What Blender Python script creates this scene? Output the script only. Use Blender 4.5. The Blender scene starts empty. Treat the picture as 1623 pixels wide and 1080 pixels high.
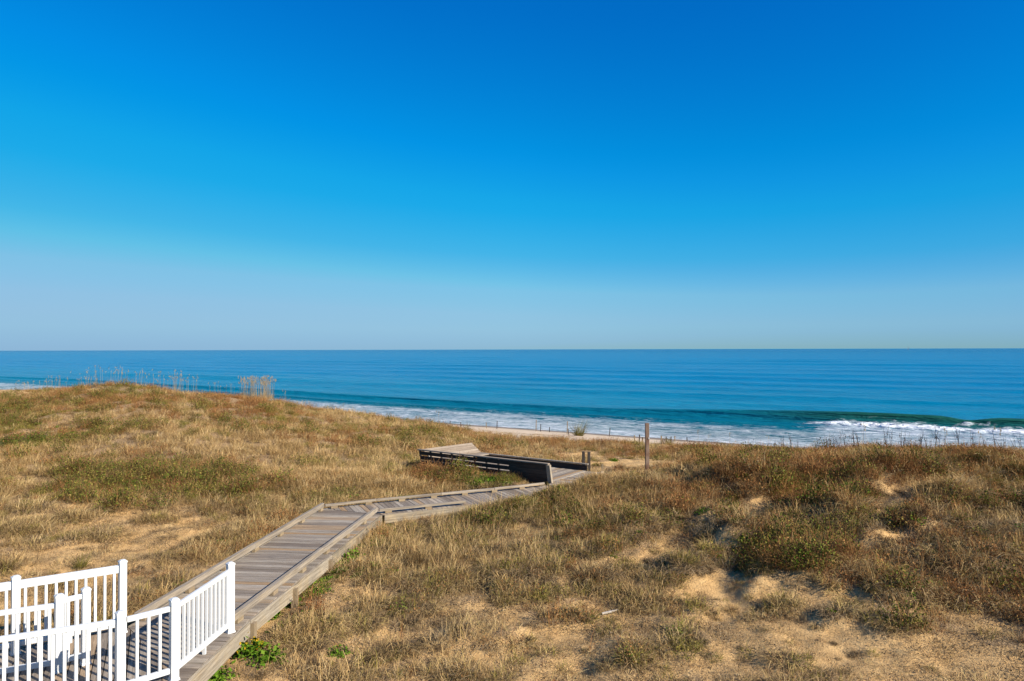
import bpy, math, random
import numpy as np
from mathutils import Vector, Matrix
R = math.radians
rng = np.random.default_rng(7)
random.seed(7)
scene = bpy.context.scene
COL = scene.collection

# ------------------------------------------------------------------ camera, sky, sun, exposure
CAMZ = 4.6
cd = bpy.data.cameras.new('camera'); cam = bpy.data.objects.new('camera', cd); COL.objects.link(cam)
cd.sensor_width = 36; cd.lens = 24.0; cd.clip_start = 0.1; cd.clip_end = 60000
cam.matrix_world = Matrix.Translation((0, 0, CAMZ)) @ Matrix.Rotation(R(90.74), 4, 'X') @ Matrix.Rotation(R(-0.14), 4, 'Z')
scene.camera = cam
SUN_EL = 31.0
sd = Vector((0.86*math.cos(R(SUN_EL)), -0.51*math.cos(R(SUN_EL)), math.sin(R(SUN_EL)))).normalized()
world = bpy.data.worlds.new('World'); scene.world = world; world.use_nodes = True
wn = world.node_tree.nodes; wl = world.node_tree.links
sky = wn.new('ShaderNodeTexSky'); sky.sky_type = 'NISHITA'; sky.sun_disc = False
sky.sun_elevation = R(SUN_EL); sky.sun_rotation = math.atan2(sd.x, sd.y)
sky.altitude = 0; sky.air_density = 1.0; sky.dust_density = 0.0; sky.ozone_density = 4.0
# colour response of the very clear, deep blue sky: one tone curve per channel
K = 0.153
hs = wn.new('ShaderNodeHueSaturation'); hs.inputs['Saturation'].default_value = 1.25; wl.new(sky.outputs[0], hs.inputs['Color'])
sp = wn.new('ShaderNodeSeparateColor'); cb = wn.new('ShaderNodeCombineColor'); wl.new(hs.outputs[0], sp.inputs[0])
for ch, st in enumerate([[(0, 0), (.10, .001), (.17, .012), (.28, .06), (.48, .22), (.75, .29), (1, .31)],
                         [(0, 0), (.20, .16), (.30, .27), (.42, .385), (.55, .44), (.64, .47), (.79, .55), (1, .56)],
                         [(0, 0), (.46, .55), (.72, .79), (.85, .82), (1, .83)]]):
    mu = wn.new('ShaderNodeMath'); mu.operation = 'MULTIPLY'; mu.inputs[1].default_value = K; wl.new(sp.outputs[ch], mu.inputs[0])
    rp = wn.new('ShaderNodeValToRGB'); cr = rp.color_ramp
    while len(cr.elements) < len(st): cr.elements.new(0.5)
    for e, (p, v) in zip(cr.elements, st): e.position = p; e.color = (v, v, v, 1)
    dv = wn.new('ShaderNodeMath'); dv.operation = 'MULTIPLY'; dv.inputs[1].default_value = 1/K
    wl.new(mu.outputs[0], rp.inputs[0]); wl.new(rp.outputs[0], dv.inputs[0]); wl.new(dv.outputs[0], cb.inputs[ch])
tcw = wn.new('ShaderNodeTexCoord'); sx = wn.new('ShaderNodeSeparateXYZ'); wl.new(tcw.outputs['Generated'], sx.inputs[0])
def wramp(src, lo, hi, stops):      # tint of the air by elevation and by angle from the sun, in world directions
    mr = wn.new('ShaderNodeMapRange'); mr.inputs[1].default_value = lo; mr.inputs[2].default_value = hi; wl.new(src, mr.inputs[0])
    rp = wn.new('ShaderNodeValToRGB'); cr = rp.color_ramp
    while len(cr.elements) < len(stops): cr.elements.new(0.5)
    for e, (p, c) in zip(cr.elements, stops): e.position = p; e.color = (*c, 1)
    wl.new(mr.outputs[0], rp.inputs[0]); return rp.outputs[0]
def wmul(a, b):
    m = wn.new('ShaderNodeMix'); m.data_type = 'RGBA'; m.blend_type = 'MULTIPLY'; m.inputs[0].default_value = 1; wl.new(a, m.inputs[6]); wl.new(b, m.inputs[7]); return m.outputs[2]
c1 = wmul(cb.outputs[0], wramp(sx.outputs[2], 0, 0.2, [(0, (.88, .87, .84)), (.15, (.98, .99, .90)), (.45, (.98, 1, .97)), (1, (1, 1, 1))]))
c1 = wmul(c1, wramp(sx.outputs[0], -0.7, 0.7, [(0, (1, .96, .98)), (.5, (1, 1, 1)), (1, (.8, .86, .93))]))
wl.new(c1, wn['Background'].inputs[0])
wn['Background'].inputs[1].default_value = 0.0845
sl = bpy.data.lights.new('sun', 'SUN'); sl.energy = 5.0; sl.angle = R(0.5); sl.color = (1.0, 0.925, 0.80)
so = bpy.data.objects.new('sun', sl); COL.objects.link(so); so.rotation_euler = sd.to_track_quat('Z', 'Y').to_euler()
scene.view_settings.view_transform = 'Standard'; scene.view_settings.look = 'None'
scene.view_settings.gamma = 1; scene.view_settings.exposure = 0.85
scene.cycles.max_bounces = 6; scene.cycles.transparent_max_bounces = 6

# ------------------------------------------------------------------ helpers
F = 1082.0
def hor(px): return 556.0 - 4.0*np.asarray(px)/1623.0
def proj(X, Y, Z):
    px = 811.5 + F*X/Y
    return px, hor(px) + F*(CAMZ-Z)/Y
def smooth(x, a, b):
    t = np.clip((x-a)/(b-a), 0, 1); return t*t*(3-2*t)

_perm = np.random.default_rng(3).random((256, 256))
def vnoise(x, y, scale, off=0):
    x = np.asarray(x, float)/scale+off*17.3; y = np.asarray(y, float)/scale+off*9.1
    xi = np.floor(x).astype(int); yi = np.floor(y).astype(int); fx = x-xi; fy = y-yi
    fx = fx*fx*(3-2*fx); fy = fy*fy*(3-2*fy)
    g = lambda a, b: _perm[a % 256, b % 256]
    return (g(xi, yi)*(1-fx)*(1-fy)+g(xi+1, yi)*fx*(1-fy)+g(xi, yi+1)*(1-fx)*fy+g(xi+1, yi+1)*fx*fy)
def fbm(x, y, scale, off=0, oct=3):
    s = 0; a = 1; t = 0
    for k in range(oct):
        s = s+a*vnoise(x, y, scale/2**k, off+k); t += a; a *= 0.5
    return s/t

def tag(o, label=None, cat=None, group=None, kind=None):
    if label: o['label'] = label
    if cat: o['category'] = cat
    if group: o['group'] = group
    if kind: o['kind'] = kind
    return o
def empty(name, loc=(0, 0, 0), rz=0, col=None):
    o = bpy.data.objects.new(name, None); (col or COL).objects.link(o)
    o.location = loc; o.rotation_euler = (0, 0, rz); o.empty_display_size = 0.2
    return o

def mesh_from(name, V, Fc, mat=None, attrs=None, smooth_sh=False):
    """V (n,3); Fc: array (m,3|4) or list of arrays with equal width, or list of tuples"""
    me = bpy.data.meshes.new(name)
    V = np.asarray(V, dtype=np.float32)
    if isinstance(Fc, np.ndarray):
        m, k = Fc.shape
        me.vertices.add(len(V)); me.vertices.foreach_set('co', V.ravel())
        me.loops.add(m*k); me.loops.foreach_set('vertex_index', Fc.astype(np.int32).ravel())
        me.polygons.add(m)
        me.polygons.foreach_set('loop_start', np.arange(0, m*k, k, dtype=np.int32))
        me.polygons.foreach_set('loop_total', np.full(m, k, dtype=np.int32))
        me.update(calc_edges=True)
    else:
        me.from_pydata([tuple(map(float, v)) for v in V], [], Fc)
    if attrs:
        for nm, (typ, data) in attrs.items():
            a = me.attributes.new(nm, typ, 'POINT')
            a.data.foreach_set('vector' if typ == 'FLOAT_VECTOR' else 'value', np.asarray(data, dtype=np.int32 if typ == 'INT' else np.float32).ravel())
    if smooth_sh: me.polygons.foreach_set('use_smooth', np.ones(len(me.polygons), dtype=bool))
    if mat: me.materials.append(mat)
    me.validate(clean_customdata=False)
    return me

class MB:
    """collects oriented boxes / prisms with plank coordinates for wood grain"""
    def __init__(s): s.v = []; s.f = []; s.pc = []; s.t = []
    def _add(s, vs, fs, pcs, tint):
        n = len(s.v); s.v += [tuple(v) for v in vs]; s.f += [tuple(i+n for i in f) for f in fs]
        s.pc += [tuple(p) for p in pcs]; s.t += [tint]*len(vs)
    def bar(s, a, b, w, h, up=(0, 0, 1), tint=None, off=None, taper=1.0):
        """box from a to b (centre line), width w sideways, height h along up"""
        a = Vector(a); b = Vector(b); d = (b-a); L = d.length; d.normalize()
        side = d.cross(Vector(up)); side.normalize(); u = side.cross(d)
        tint = random.random() if tint is None else tint
        o = random.uniform(0, 50) if off is None else off
        vs = []; pcs = []
        for (t, P) in ((0, a), (L, b)):
            k = taper if t else 1.0
            for (i, j) in ((-1, -1), (1, -1), (1, 1), (-1, 1)):
                vs.append(P+side*(i*w/2*k)+u*(j*h/2*k)); pcs.append((t+o, i*w/2+o, j*h/2))
        s._add(vs, [(3, 2, 1, 0), (4, 5, 6, 7), (0, 1, 5, 4), (1, 2, 6, 5), (2, 3, 7, 6), (3, 0, 4, 7)], pcs, tint)
    def prism(s, poly, z0, z1, d, tint=None):
        """convex horizontal polygon (ccw) extruded; d = 2D grain direction"""
        tint = random.random() if tint is None else tint; o = random.uniform(0, 50)
        n = len(poly); vs = []; pcs = []
        for z in (z0, z1):
            for p in poly:
                vs.append((p[0], p[1], z)); pcs.append((p[0]*d[0]+p[1]*d[1]+o, -p[0]*d[1]+p[1]*d[0]+o, z))
        fs = [tuple(range(n-1, -1, -1)), tuple(range(n, 2*n))]
        for i in range(n): j = (i+1) % n; fs.append((i, j, n+j, n+i))
        s._add(vs, fs, pcs, tint)
    def build(s, name, mat, parent=None, bevel=0, origin=None):
        V = np.array(s.v); org = np.array(origin if origin is not None else (0, 0, 0))
        me = mesh_from(name, V-org, s.f, mat, {'pc': ('FLOAT_VECTOR', s.pc), 'tint': ('FLOAT', s.t)})
        o = bpy.data.objects.new(name, me); COL.objects.link(o); o.location = org
        if parent:
            o.parent = parent; w = Vector((0, 0, 0)); p = parent
            while p: w += p.location; p = p.parent
            o.location = Vector(org)-w
        if bevel:
            m = o.modifiers.new('bevel', 'BEVEL'); m.width = bevel; m.segments = 2; m.limit_method = 'ANGLE'
        return o

# ------------------------------------------------------------------ materials
def mat(name):
    m = bpy.data.materials.new(name); m.use_nodes = True
    nt = m.node_tree; nt.nodes.clear(); out = nt.nodes.new('ShaderNodeOutputMaterial')
    return m, nt, out
class NT:
    def __init__(s, name): s.m, s.nt, s.out = mat(name)
    def n(s, typ, **kw):
        o = s.nt.nodes.new(typ)
        for k, v in kw.items():
            if k.startswith('i_'):
                o.inputs[k[2:].replace('_', ' ')].default_value = v
            else: setattr(o, k, v)
        return o
    def l(s, a, b): s.nt.links.new(a, b)
    def noise(s, vec, scale, detail=4, rough=0.55, dist=0):
        o = s.n('ShaderNodeTexNoise'); o.inputs['Scale'].default_value = scale; o.inputs['Detail'].default_value = detail
        o.inputs['Roughness'].default_value = rough; o.inputs['Distortion'].default_value = dist
        if vec is not None: s.l(vec, o.inputs['Vector'])
        return o.outputs['Fac']
    def ramp(s, fac, stops, interp='LINEAR'):
        o = s.n('ShaderNodeValToRGB'); cr = o.color_ramp; cr.interpolation = interp
        while len(cr.elements) < len(stops): cr.elements.new(0.5)
        for e, (p, c) in zip(cr.elements, stops):
            e.position = p; e.color = (c[0], c[1], c[2], 1) if not isinstance(c, (int, float)) else (c, c, c, 1)
        s.l(fac, o.inputs[0]); return o.outputs[0]
    def mix(s, fac, a, b, mode='MIX'):
        o = s.n('ShaderNodeMix', data_type='RGBA', blend_type=mode)
        for sock, v in ((o.inputs[0], fac), (o.inputs[6], a), (o.inputs[7], b)):
            if hasattr(v, 'is_linked'): s.l(v, sock)
            elif isinstance(v, (int, float)): sock.default_value = v if sock == o.inputs[0] else (v, v, v, 1)
            else: sock.default_value = (v[0], v[1], v[2], 1)
        return o.outputs[2]
    def math(s, op, a, b=0, c=None, clamp=False):
        o = s.n('ShaderNodeMath', operation=op, use_clamp=clamp)
        for i, v in enumerate((a, b) if c is None else (a, b, c)):
            if hasattr(v, 'is_linked'): s.l(v, o.inputs[i])
            else: o.inputs[i].default_value = v
        return o.outputs[0]
    def attr(s, name): return s.n('ShaderNodeAttribute', attribute_name=name)
    def scalev(s, vec, sc):
        o = s.n('ShaderNodeMapping'); s.l(vec, o.inputs['Vector']); o.inputs['Scale'].default_value = sc; return o.outputs[0]
    def principled(s, col, rough=0.8, spec=0.3, bump=None, bstr=0.3, bdist=0.01):
        p = s.n('ShaderNodeBsdfPrincipled')
        for sock, v in ((p.inputs['Base Color'], col), (p.inputs['Roughness'], rough)):
            if hasattr(v, 'is_linked'): s.l(v, sock)
            elif isinstance(v, (int, float)): sock.default_value = v
            else: sock.default_value = (v[0], v[1], v[2], 1)
        p.inputs['Specular IOR Level'].default_value = spec
        if bump is not None:
            b = s.n('ShaderNodeBump'); b.inputs['Strength'].default_value = bstr; b.inputs['Distance'].default_value = bdist
            s.l(bump, b.inputs['Height']); s.l(b.outputs[0], p.inputs['Normal'])
        s.l(p.outputs[0], s.out.inputs[0]); return p

def wood_mat(name, stops, worn=(0.3, 0.22, 0.15), wornamt=0.35, dark=0.5):
    s = NT(name); pc = s.attr('pc').outputs['Vector']; t = s.attr('tint').outputs['Fac']
    grain = s.noise(s.scalev(pc, (1.3, 38, 38)), 1.0, 6, 0.65, 0.6)
    fine = s.noise(s.scalev(pc, (7, 170, 170)), 1.0, 3, 0.6)
    blot = s.noise(pc, 2.2, 4, 0.6)
    base = s.ramp(t, stops)
    c = s.mix(s.math('MULTIPLY', s.ramp(blot, [(0.45, 0.0), (0.7, 1.0)]), wornamt), base, worn)
    c = s.mix(s.ramp(grain, [(0.3, 1.0), (0.62, 0.0)]), c, s.mix(1.0, c, (dark, dark*0.95, dark*0.9), 'MULTIPLY'))
    c = s.mix(s.math('MULTIPLY', s.ramp(fine, [(0.35, 1.0), (0.5, 0.0)]), 0.5), c, s.mix(1.0, c, (0.55, 0.52, 0.5), 'MULTIPLY'))
    s.principled(c, 0.85, 0.2, s.math('ADD', grain, fine), 0.5, 0.006)
    return s.m
M_board = wood_mat('weathered_decking', [(0, (0.2, 0.16, 0.125)), (0.3, (0.30, 0.25, 0.20)), (0.6, (0.37, 0.315, 0.25)), (0.82, (0.42, 0.36, 0.29)), (0.92, (0.38, 0.24, 0.12)), (1, (0.46, 0.40, 0.32))], dark=0.4)
M_rail = wood_mat('weathered_rail', [(0, (0.26, 0.215, 0.165)), (1, (0.38, 0.32, 0.25))], (0.40, 0.31, 0.2), 0.5, 0.42)
M_fascia = wood_mat('weathered_fascia', [(0, (0.26, 0.215, 0.155)), (1, (0.38, 0.32, 0.24))], (0.44, 0.33, 0.19), 0.6, 0.38)
M_post = wood_mat('post_wood', [(0, (0.275, 0.204, 0.123)), (1, (0.344, 0.264, 0.164))])
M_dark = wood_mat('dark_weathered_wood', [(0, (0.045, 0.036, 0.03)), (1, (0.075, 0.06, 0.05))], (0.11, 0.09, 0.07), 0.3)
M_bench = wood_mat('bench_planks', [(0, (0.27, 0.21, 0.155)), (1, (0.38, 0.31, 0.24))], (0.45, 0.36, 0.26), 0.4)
M_redpost = wood_mat('red_brown_post', [(0, (0.14, 0.07, 0.04)), (1, (0.2, 0.11, 0.07))], (0.4, 0.33, 0.25), 0.5)

def vinyl():
    s = NT('white_vinyl'); tc = s.n('ShaderNodeTexCoord').outputs['Object']
    n = s.noise(s.scalev(tc, (3, 3, 1.2)), 1.5, 4)
    c = s.mix(s.ramp(n, [(0.45, 0.0), (0.75, 0.5)]), (0.60, 0.60, 0.59), (0.50, 0.49, 0.46))
    s.principled(c, 0.4, 0.4); return s.m
M_vinyl = vinyl()
def simple(name, c, rough=0.6):
    s = NT(name); tc = s.n('ShaderNodeTexCoord').outputs['Object']
    s.principled(s.mix(s.noise(tc, 20, 3), c, tuple(x*0.6 for x in c)), rough); return s.m
M_bolt = simple('bolt_metal', (0.2, 0.2, 0.2), 0.4)

def blade_mat(name, stops, trans=0.14, tipc=None):
    """colour from per-blade tint and per-clump random"""
    s = NT(name); t = s.attr('tint').outputs['Fac']; r = s.n('ShaderNodeObjectInfo').outputs['Random']
    v = s.math('ADD', s.math('MULTIPLY', t, 0.6), s.math('MULTIPLY', r, 0.4))
    stops = [(p, (min(1, k[0]*1.0), k[1]*0.955, k[2]*0.84)) for p, k in stops]
    c = s.ramp(v, stops)
    d = s.n('ShaderNodeBsdfDiffuse'); s.l(c, d.inputs[0]); tr = s.n('ShaderNodeBsdfTranslucent'); s.l(c, tr.inputs[0])
    mx = s.n('ShaderNodeMixShader'); mx.inputs[0].default_value = trans
    s.l(d.outputs[0], mx.inputs[1]); s.l(tr.outputs[0], mx.inputs[2]); s.l(mx.outputs[0], s.out.inputs[0]); return s.m
G_dry = blade_mat('dry_grass', [(0.1, (0.06, 0.04, 0.025)), (0.35, (0.29, 0.195, 0.10)), (0.6, (0.52, 0.37, 0.19)), (0.75, (0.36, 0.28, 0.10)), (0.92, (0.68, 0.51, 0.28))])
G_gold = blade_mat('golden_grass', [(0.1, (0.17, 0.105, 0.05)), (0.4, (0.44, 0.295, 0.135)), (0.7, (0.52, 0.37, 0.19)), (0.95, (0.66, 0.51, 0.30))])
G_brown = blade_mat('russet_weed', [(0.0, (0.111, 0.049, 0.0248)), (0.4, (0.244, 0.115, 0.0496)), (0.7, (0.355, 0.189, 0.0806)), (1.0, (0.34, 0.252, 0.093))])
G_olive = blade_mat('olive_grass', [(0.0, (0.0888, 0.07, 0.0248)), (0.4, (0.17, 0.154, 0.0372)), (0.7, (0.266, 0.224, 0.0558)), (1.0, (0.385, 0.28, 0.112))])
G_leaf = blade_mat('bright_leaf', [(0.0, (0.037, 0.084, 0.0093)), (0.5, (0.0888, 0.175, 0.0155)), (0.85, (0.148, 0.224, 0.031)), (1.0, (0.266, 0.238, 0.0496))])
G_shrub = blade_mat('shrub_leaf', [(0.0, (0.037, 0.042, 0.0124)), (0.45, (0.074, 0.098, 0.0186)), (0.8, (0.148, 0.168, 0.0372)), (1.0, (0.266, 0.175, 0.062))])
G_oats = blade_mat('sea_oat_straw', [(0.0, (0.296, 0.224, 0.124)), (1.0, (0.503, 0.392, 0.248))], 0.4)
G_stalk = blade_mat('dead_stalk', [(0.0, (0.037, 0.021, 0.0124)), (1.0, (0.0888, 0.049, 0.0279))], 0.05)
G_yellow = blade_mat('yellow_flower', [(0.0, (0.407, 0.252, 0.0124)), (1.0, (0.518, 0.35, 0.031))], 0.2)
G_grey = blade_mat('grey_grass', [(0.1, (0.055, 0.037, 0.025)), (0.5, (0.25, 0.18, 0.11)), (0.9, (0.50, 0.38, 0.24))])
G_dark = blade_mat('shaded_core', [(0.0, (0.03, 0.022, 0.016)), (1.0, (0.09, 0.065, 0.045))], 0.0)  # core blades: the shade inside a tuft is put into their near-black colour
G_wood = blade_mat('twig', [(0.0, (0.0888, 0.056, 0.031)), (1.0, (0.185, 0.126, 0.0682))], 0.0)

# ------------------------------------------------------------------ terrain
NS = np.array([0.536, 0.844]); US = np.array([0.844, -0.536])     # offshore and along-shore directions
SEA = -4.1
cols = np.array([-900, -300, 0, 200, 400, 600, 800, 1000, 1200, 1400, 1623, 1900, 2500], float)
rows = np.array([2, 9, 12, 15, 18, 21, 24, 28, 34, 40, 46, 55, 62, 80, 110], float)
T = np.array([
 [ .0, .0, .0,-.1,-.1,-.1,-.1, .0, .0, .0, .0, .0, .0],
 [ .0, .0, .0,-.1,-.15,-.15,-.05,.0, .05,.1, .15,.15,.1],
 [ .1, .1, .1, .0,-.15,-.1, .0, .05,.2, .4, .45,.4, .4],
 [ .1, .1, .1, .05,.0,-.05, .1, .25,.6, .85,.85,.8, .7],
 [ .15,.15,.15,.15,.12,.0, .2, .4, .8, 1.0,.95,.9,.9],
 [ .2, .2, .2, .25,.25,.12,.1, .4, .8, 1.0,.95,.9,.8],
 [ .25,.25,.25,.3, .3, .2, .0,.1, .5,.75,.65,.6, .5],
 [ .3, .3, .35,.6, .5, .25,-.05,-.25,.1,.35,.2,.1, .1],
 [ .45,.5,.6, 1.25,.8, .15,-.45,-.7,-.5,-.3,-.5,-.6,-.6],
 [.6,.65,.85,1.75,1.0,.05,-.85,-.8,-1.1,-1.2,-1.3,-1.3,-1.3],
 [.75,.85,1.15,2.0,1.0,-.3,-1.3,-1.7,-1.7,-1.8,-1.8,-1.8,-1.8],
 [.9,.9,1.05,1.4,.35,-.6,-1.3,-1.6,-1.6,-1.7,-1.7,-1.7,-1.7],
 [.95,.95,1.0,.6,.1,-.8,-1.5,-1.8,-1.8,-1.8,-1.8,-1.8,-1.8],
 [-.2,-.2,-.2,-.4,-.6,-1.2,-1.8,-1.8,-1.8,-1.8,-1.8,-1.8,-1.8],
 [-1.8,-1.8,-1.8,-1.8,-1.8,-1.8,-1.8,-1.8,-1.8,-1.8,-1.8,-1.8,-1.8]])
_n = 600
_yy = np.linspace(2, 110, _n); _cc = np.linspace(-900, 2500, _n)
_A = np.array([np.interp(_yy, rows, T[:, j]) for j in range(T.shape[1])]).T
_A = np.array([np.interp(_cc, cols, _A[i]) for i in range(_n)])
def _blur(a, k, ax):
    ker = np.hanning(2*k+3)[1:-1]; ker /= ker.sum()
    pad = [(0, 0), (0, 0)]; pad[ax] = (k, k); p = np.pad(a, pad, mode='edge')
    return np.apply_along_axis(lambda m: np.convolve(m, ker, 'valid'), ax, p)
_A = _blur(_blur(_A, 9, 0), 14, 1)
def table(X, Y):
    Yc = np.clip(Y, 2.0, 110); cx = np.clip(811.5+F*X/np.maximum(Y, 2.0), -900, 2499)
    a = (Yc-2)/(108)*(_n-1); b = (cx+900)/3400*(_n-1)
    i = np.clip(a.astype(int), 0, _n-2); j = np.clip(b.astype(int), 0, _n-2); fa = a-i; fb = b-j
    return _A[i, j]*(1-fa)*(1-fb)+_A[i+1, j]*fa*(1-fb)+_A[i, j+1]*(1-fa)*fb+_A[i+1, j+1]*fa*fb

# deck polygons (convex, clockwise seen from above is fine) -------------------------------
ZD = 0.30
D_low = [(-4.264, 8.855), (-4.80, 8.34), (-8.94, 6.36), (-10.2, 7.95), (-5.955, 10.634)]
D_seg1 = [(-5.95, 10.64), (-5.14, 18.5), (-3.44, 17.86), (-4.21, 10.9), (-4.26, 8.86)]
D_seg2 = [(-5.14, 18.52), (-3.80, 19.25), (1.1, 21.62), (1.75, 20.42), (-3.36, 17.88)]
D_seg3 = [(1.12, 21.64), (1.3, 22.0), (2.62, 23.95), (3.3, 23.55), (1.78, 20.42)]
D_plat = [(-3.1, 25.05), (-1.45, 26.75), (2.60, 23.95), (1.28, 22.0)]
def inside(X, Y, poly, grow=0.0):
    P = np.array(poly); c = P.mean(0); area = np.sum(P[:, 0]*np.roll(P[:, 1], -1)-np.roll(P[:, 0], -1)*P[:, 1])
    sg = np.sign(area); m = np.full(np.shape(X), 1e9)
    for i in range(len(P)):
        a = P[i]; b = P[(i+1) % len(P)]; e = (b-a)/np.linalg.norm(b-a)
        m = np.minimum(m, sg*(e[0]*(Y-a[1])-e[1]*(X-a[0])))
    return m+grow
DECKS = [D_low, D_seg1, D_seg2, D_seg3, D_plat]
def deckdist(X, Y):
    d = np.full(np.shape(X), -1e9)
    for p in DECKS: d = np.maximum(d, inside(X, Y, p))
    return d          # >0 inside

MOUNDS = [(-3.3, 12.5, 4.5, .7, 1.45, .14), (-1.0, 22.55, 2.6, 0.8, 2.53, .30), (2.4, 19.9, 1.8, 1.1, .46, .42), (0.0, 18.6, 1.4, .6, .46, .15),
          # hollows and hummocks of the right dune
          (8.2, 18.3, 1.0, .8, 0, -.55), (13.0, 18.2, 1.2, .8, .3, -.5), (5.4, 17.4, 1.1, .7, 0, -.35), (10.4, 17.8, .9, .6, 0, -.25), (7.0, 16.2, .5, 1.1, .4, -.2),
          (9.6, 19.9, 1.6, .9, 0, .28), (5.9, 14.3, 1.1, .7, 0, .14), (9.0, 14.4, 1.2, .8, .3, .3), (11.9, 15.4, 1.0, .8, 0, .3), (6.6, 19.2, .9, .7, 0, .25), (3.6, 16.2, .9, .7, 0, .22), (14.5, 16.4, 1.3, .8, 0, .3), (10.9, 12.6, 1.0, .6, 0, .18), (3.2, 13.4, 1.0, .6, .3, .14)]
def height(X, Y):
    X = np.asarray(X, float); Y = np.asarray(Y, float)
    v = X*NS[0]+Y*NS[1]
    z = table(X, Y)
    px = 811.5+F*X/np.maximum(Y, 2)
    right = smooth(px, 850, 1150)*smooth(Y, 10, 14)
    hum = (fbm(X, Y, 3.2, 1)-0.5)*0.35+(fbm(X, Y, 1.1, 5)-0.5)*0.16
    hum2 = (fbm(X, Y, 1.15, 9, 3)-0.5)*0.85*right*(1-smooth(Y, 22, 27))
    dd = deckdist(X, Y)
    near = smooth(-dd, 0.2, 1.6)
    z = z+(hum+hum2)*(0.25+0.75*near)*(1+0.5*smooth(Y, 20, 40))
    beach = SEA+np.clip((64.0-v)*0.11, -6, 2.3)
    beach = beach+(fbm(X, Y, 9, 3)-0.5)*0.3*smooth(-v, -58, -50)
    edge = (fbm(X, Y, 8, 20, 2)-0.5)*6
    z = z*(1-smooth(v+edge, 36, 47))+beach*smooth(v+edge, 36, 47)
    z = z+(fbm(X, Y, 4.5, 44, 3)-0.5)*1.1*smooth(Y, 24, 34)*(1-smooth(px, 560, 760))*(1-smooth(Y, 55, 70))
    for (bx, by, rx, ry, a, h) in MOUNDS:
        ca, sa = math.cos(a), math.sin(a); dx = X-bx; dy = Y-by
        z = z+h*np.exp(-(((dx*ca+dy*sa)/rx)**2+((-dx*sa+dy*ca)/ry)**2))
    z = z+0.10*(0.5-fbm(X, Y, 0.6, 14, 2))*2*near*(1-smooth(Y, 22, 30))
    # the ground stays under the timber
    lim = np.where(Y > 21.3, 0.16, np.where(Y > 17, 0.08, 0.06))
    z = np.where(dd > -0.25, np.minimum(z, lim+np.clip(-dd, 0, 1)*np.where(Y > 17.5, 2.2, 0.9)), z)
    return z

def sandiness(X, Y, Z=None):
    """1 = bare sand, 0 = thick growth; world-fixed"""
    X = np.asarray(X, float); Y = np.asarray(Y, float)
    if Z is None: Z = height(X, Y)
    px, py = proj(X, np.maximum(Y, 2), Z)
    v = X*NS[0]+Y*NS[1]
    s = 0.31+0*X
    fg = smooth(py, 830, 960)*smooth(-Y, -22, -16)
    s = s+0.13*fg
    s = s-0.12*smooth(Y, 20, 26)
    for (bx, by, rx, ry, w) in SAND:
        q = ((px-bx)/rx)**2+((py-by)/ry)**2
        s = s+w*np.exp(-q*1.2)
    n = 0.4*fbm(X, Y, 1.5, 11, 3)+0.6*fbm(X, Y, 0.6, 14, 2)
    s = s+(n-0.5)*1.95
    s = np.maximum(s, smooth(v+(fbm(X, Y, 8, 20, 2)-0.5)*6, 38, 44)*1.5)
    return np.clip(s, 0, 1)
SAND = [(1215, 800, 26, 34, .6), (1430, 790, 60, 25, .6), (1390, 850, 40, 28, .7), (1560, 830, 40, 20, .3), (1290, 830, 40, 15, .3),
        (640, 1060, 90, 30, .3), (1100, 1050, 160, 40, .35), (1500, 1040, 130, 40, .3), (880, 1010, 120, 30, .25), (1000, 965, 60, 20, .3),
        (150, 870, 130, 45, .35), (60, 900, 90, 40, .3), (300, 850, 60, 20, .2), (960, 845, 30, 20, .2), (60, 760, 120, 25, .3), (230, 830, 200, 30, .28), (430, 790, 60, 20, .15), (1000, 900, 250, 40, .08),
        (0, 617, 110, 7, 1.3), (560, 860, 60, 50, -.25), (470, 950, 50, 60, -.3), (150, 621, 16, 4, .8), (1000, 733, 70, 9, 1.0), (925, 722, 50, 6, .7), (1060, 700, 50, 10, .6), (885, 763, 16, 4, .5), (800, 752, 80, 10, -.9), (900, 720, 30, 4, .3),
        (1130, 950, 70, 14, .3), (1260, 1000, 100, 20, .25),
        (300, 660, 260, 60, -.6), (60, 690, 160, 50, -.6), (260, 755, 150, 28, -.6), (640, 700, 230, 50, -.6), (1350, 725, 330, 30, -.8),
        (1240, 860, 90, 50, -.6), (1290, 775, 60, 25, -.6), (700, 830, 160, 50, -.25), (1560, 890, 110, 80, -.3), (1050, 790, 150, 30, -.3)]

def terrain_mesh():
    ny = 620; nx = 760
    ys = np.concatenate([np.linspace(2, 30, 420), 30+np.cumsum(np.linspace(0.07, 1.6, ny-420))])
    k = np.linspace(-1, 1, nx); ss = np.where(np.abs(k) > 0.8, np.sign(k)*(1.1+(np.abs(k)-0.8)*8), k/0.8*1.1)
    Yg, Sg = np.meshgrid(ys, ss, indexing='ij'); Xg = Sg*(Yg+3)
    Zg = height(Xg, Yg)
    Zg = np.where((Xg*NS[0]+Yg*NS[1]) > 75, np.minimum(Zg, SEA-1.2), Zg)
    s = sandiness(Xg, Yg, Zg)
    v = Xg*NS[0]+Yg*NS[1]
    wet = smooth(v+(fbm(Xg, Yg, 7, 33, 2)-0.5)*3, 57, 60)
    V = np.stack([Xg, Yg, Zg], -1).reshape(-1, 3)
    i = np.arange(ny-1)[:, None]*nx+np.arange(nx-1)[None]; i = i.ravel()
    Fc = np.stack([i, i+1, i+nx+1, i+nx], 1)
    return V, Fc, {'sand': ('FLOAT', s.ravel()), 'wet': ('FLOAT', wet.ravel())}

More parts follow.
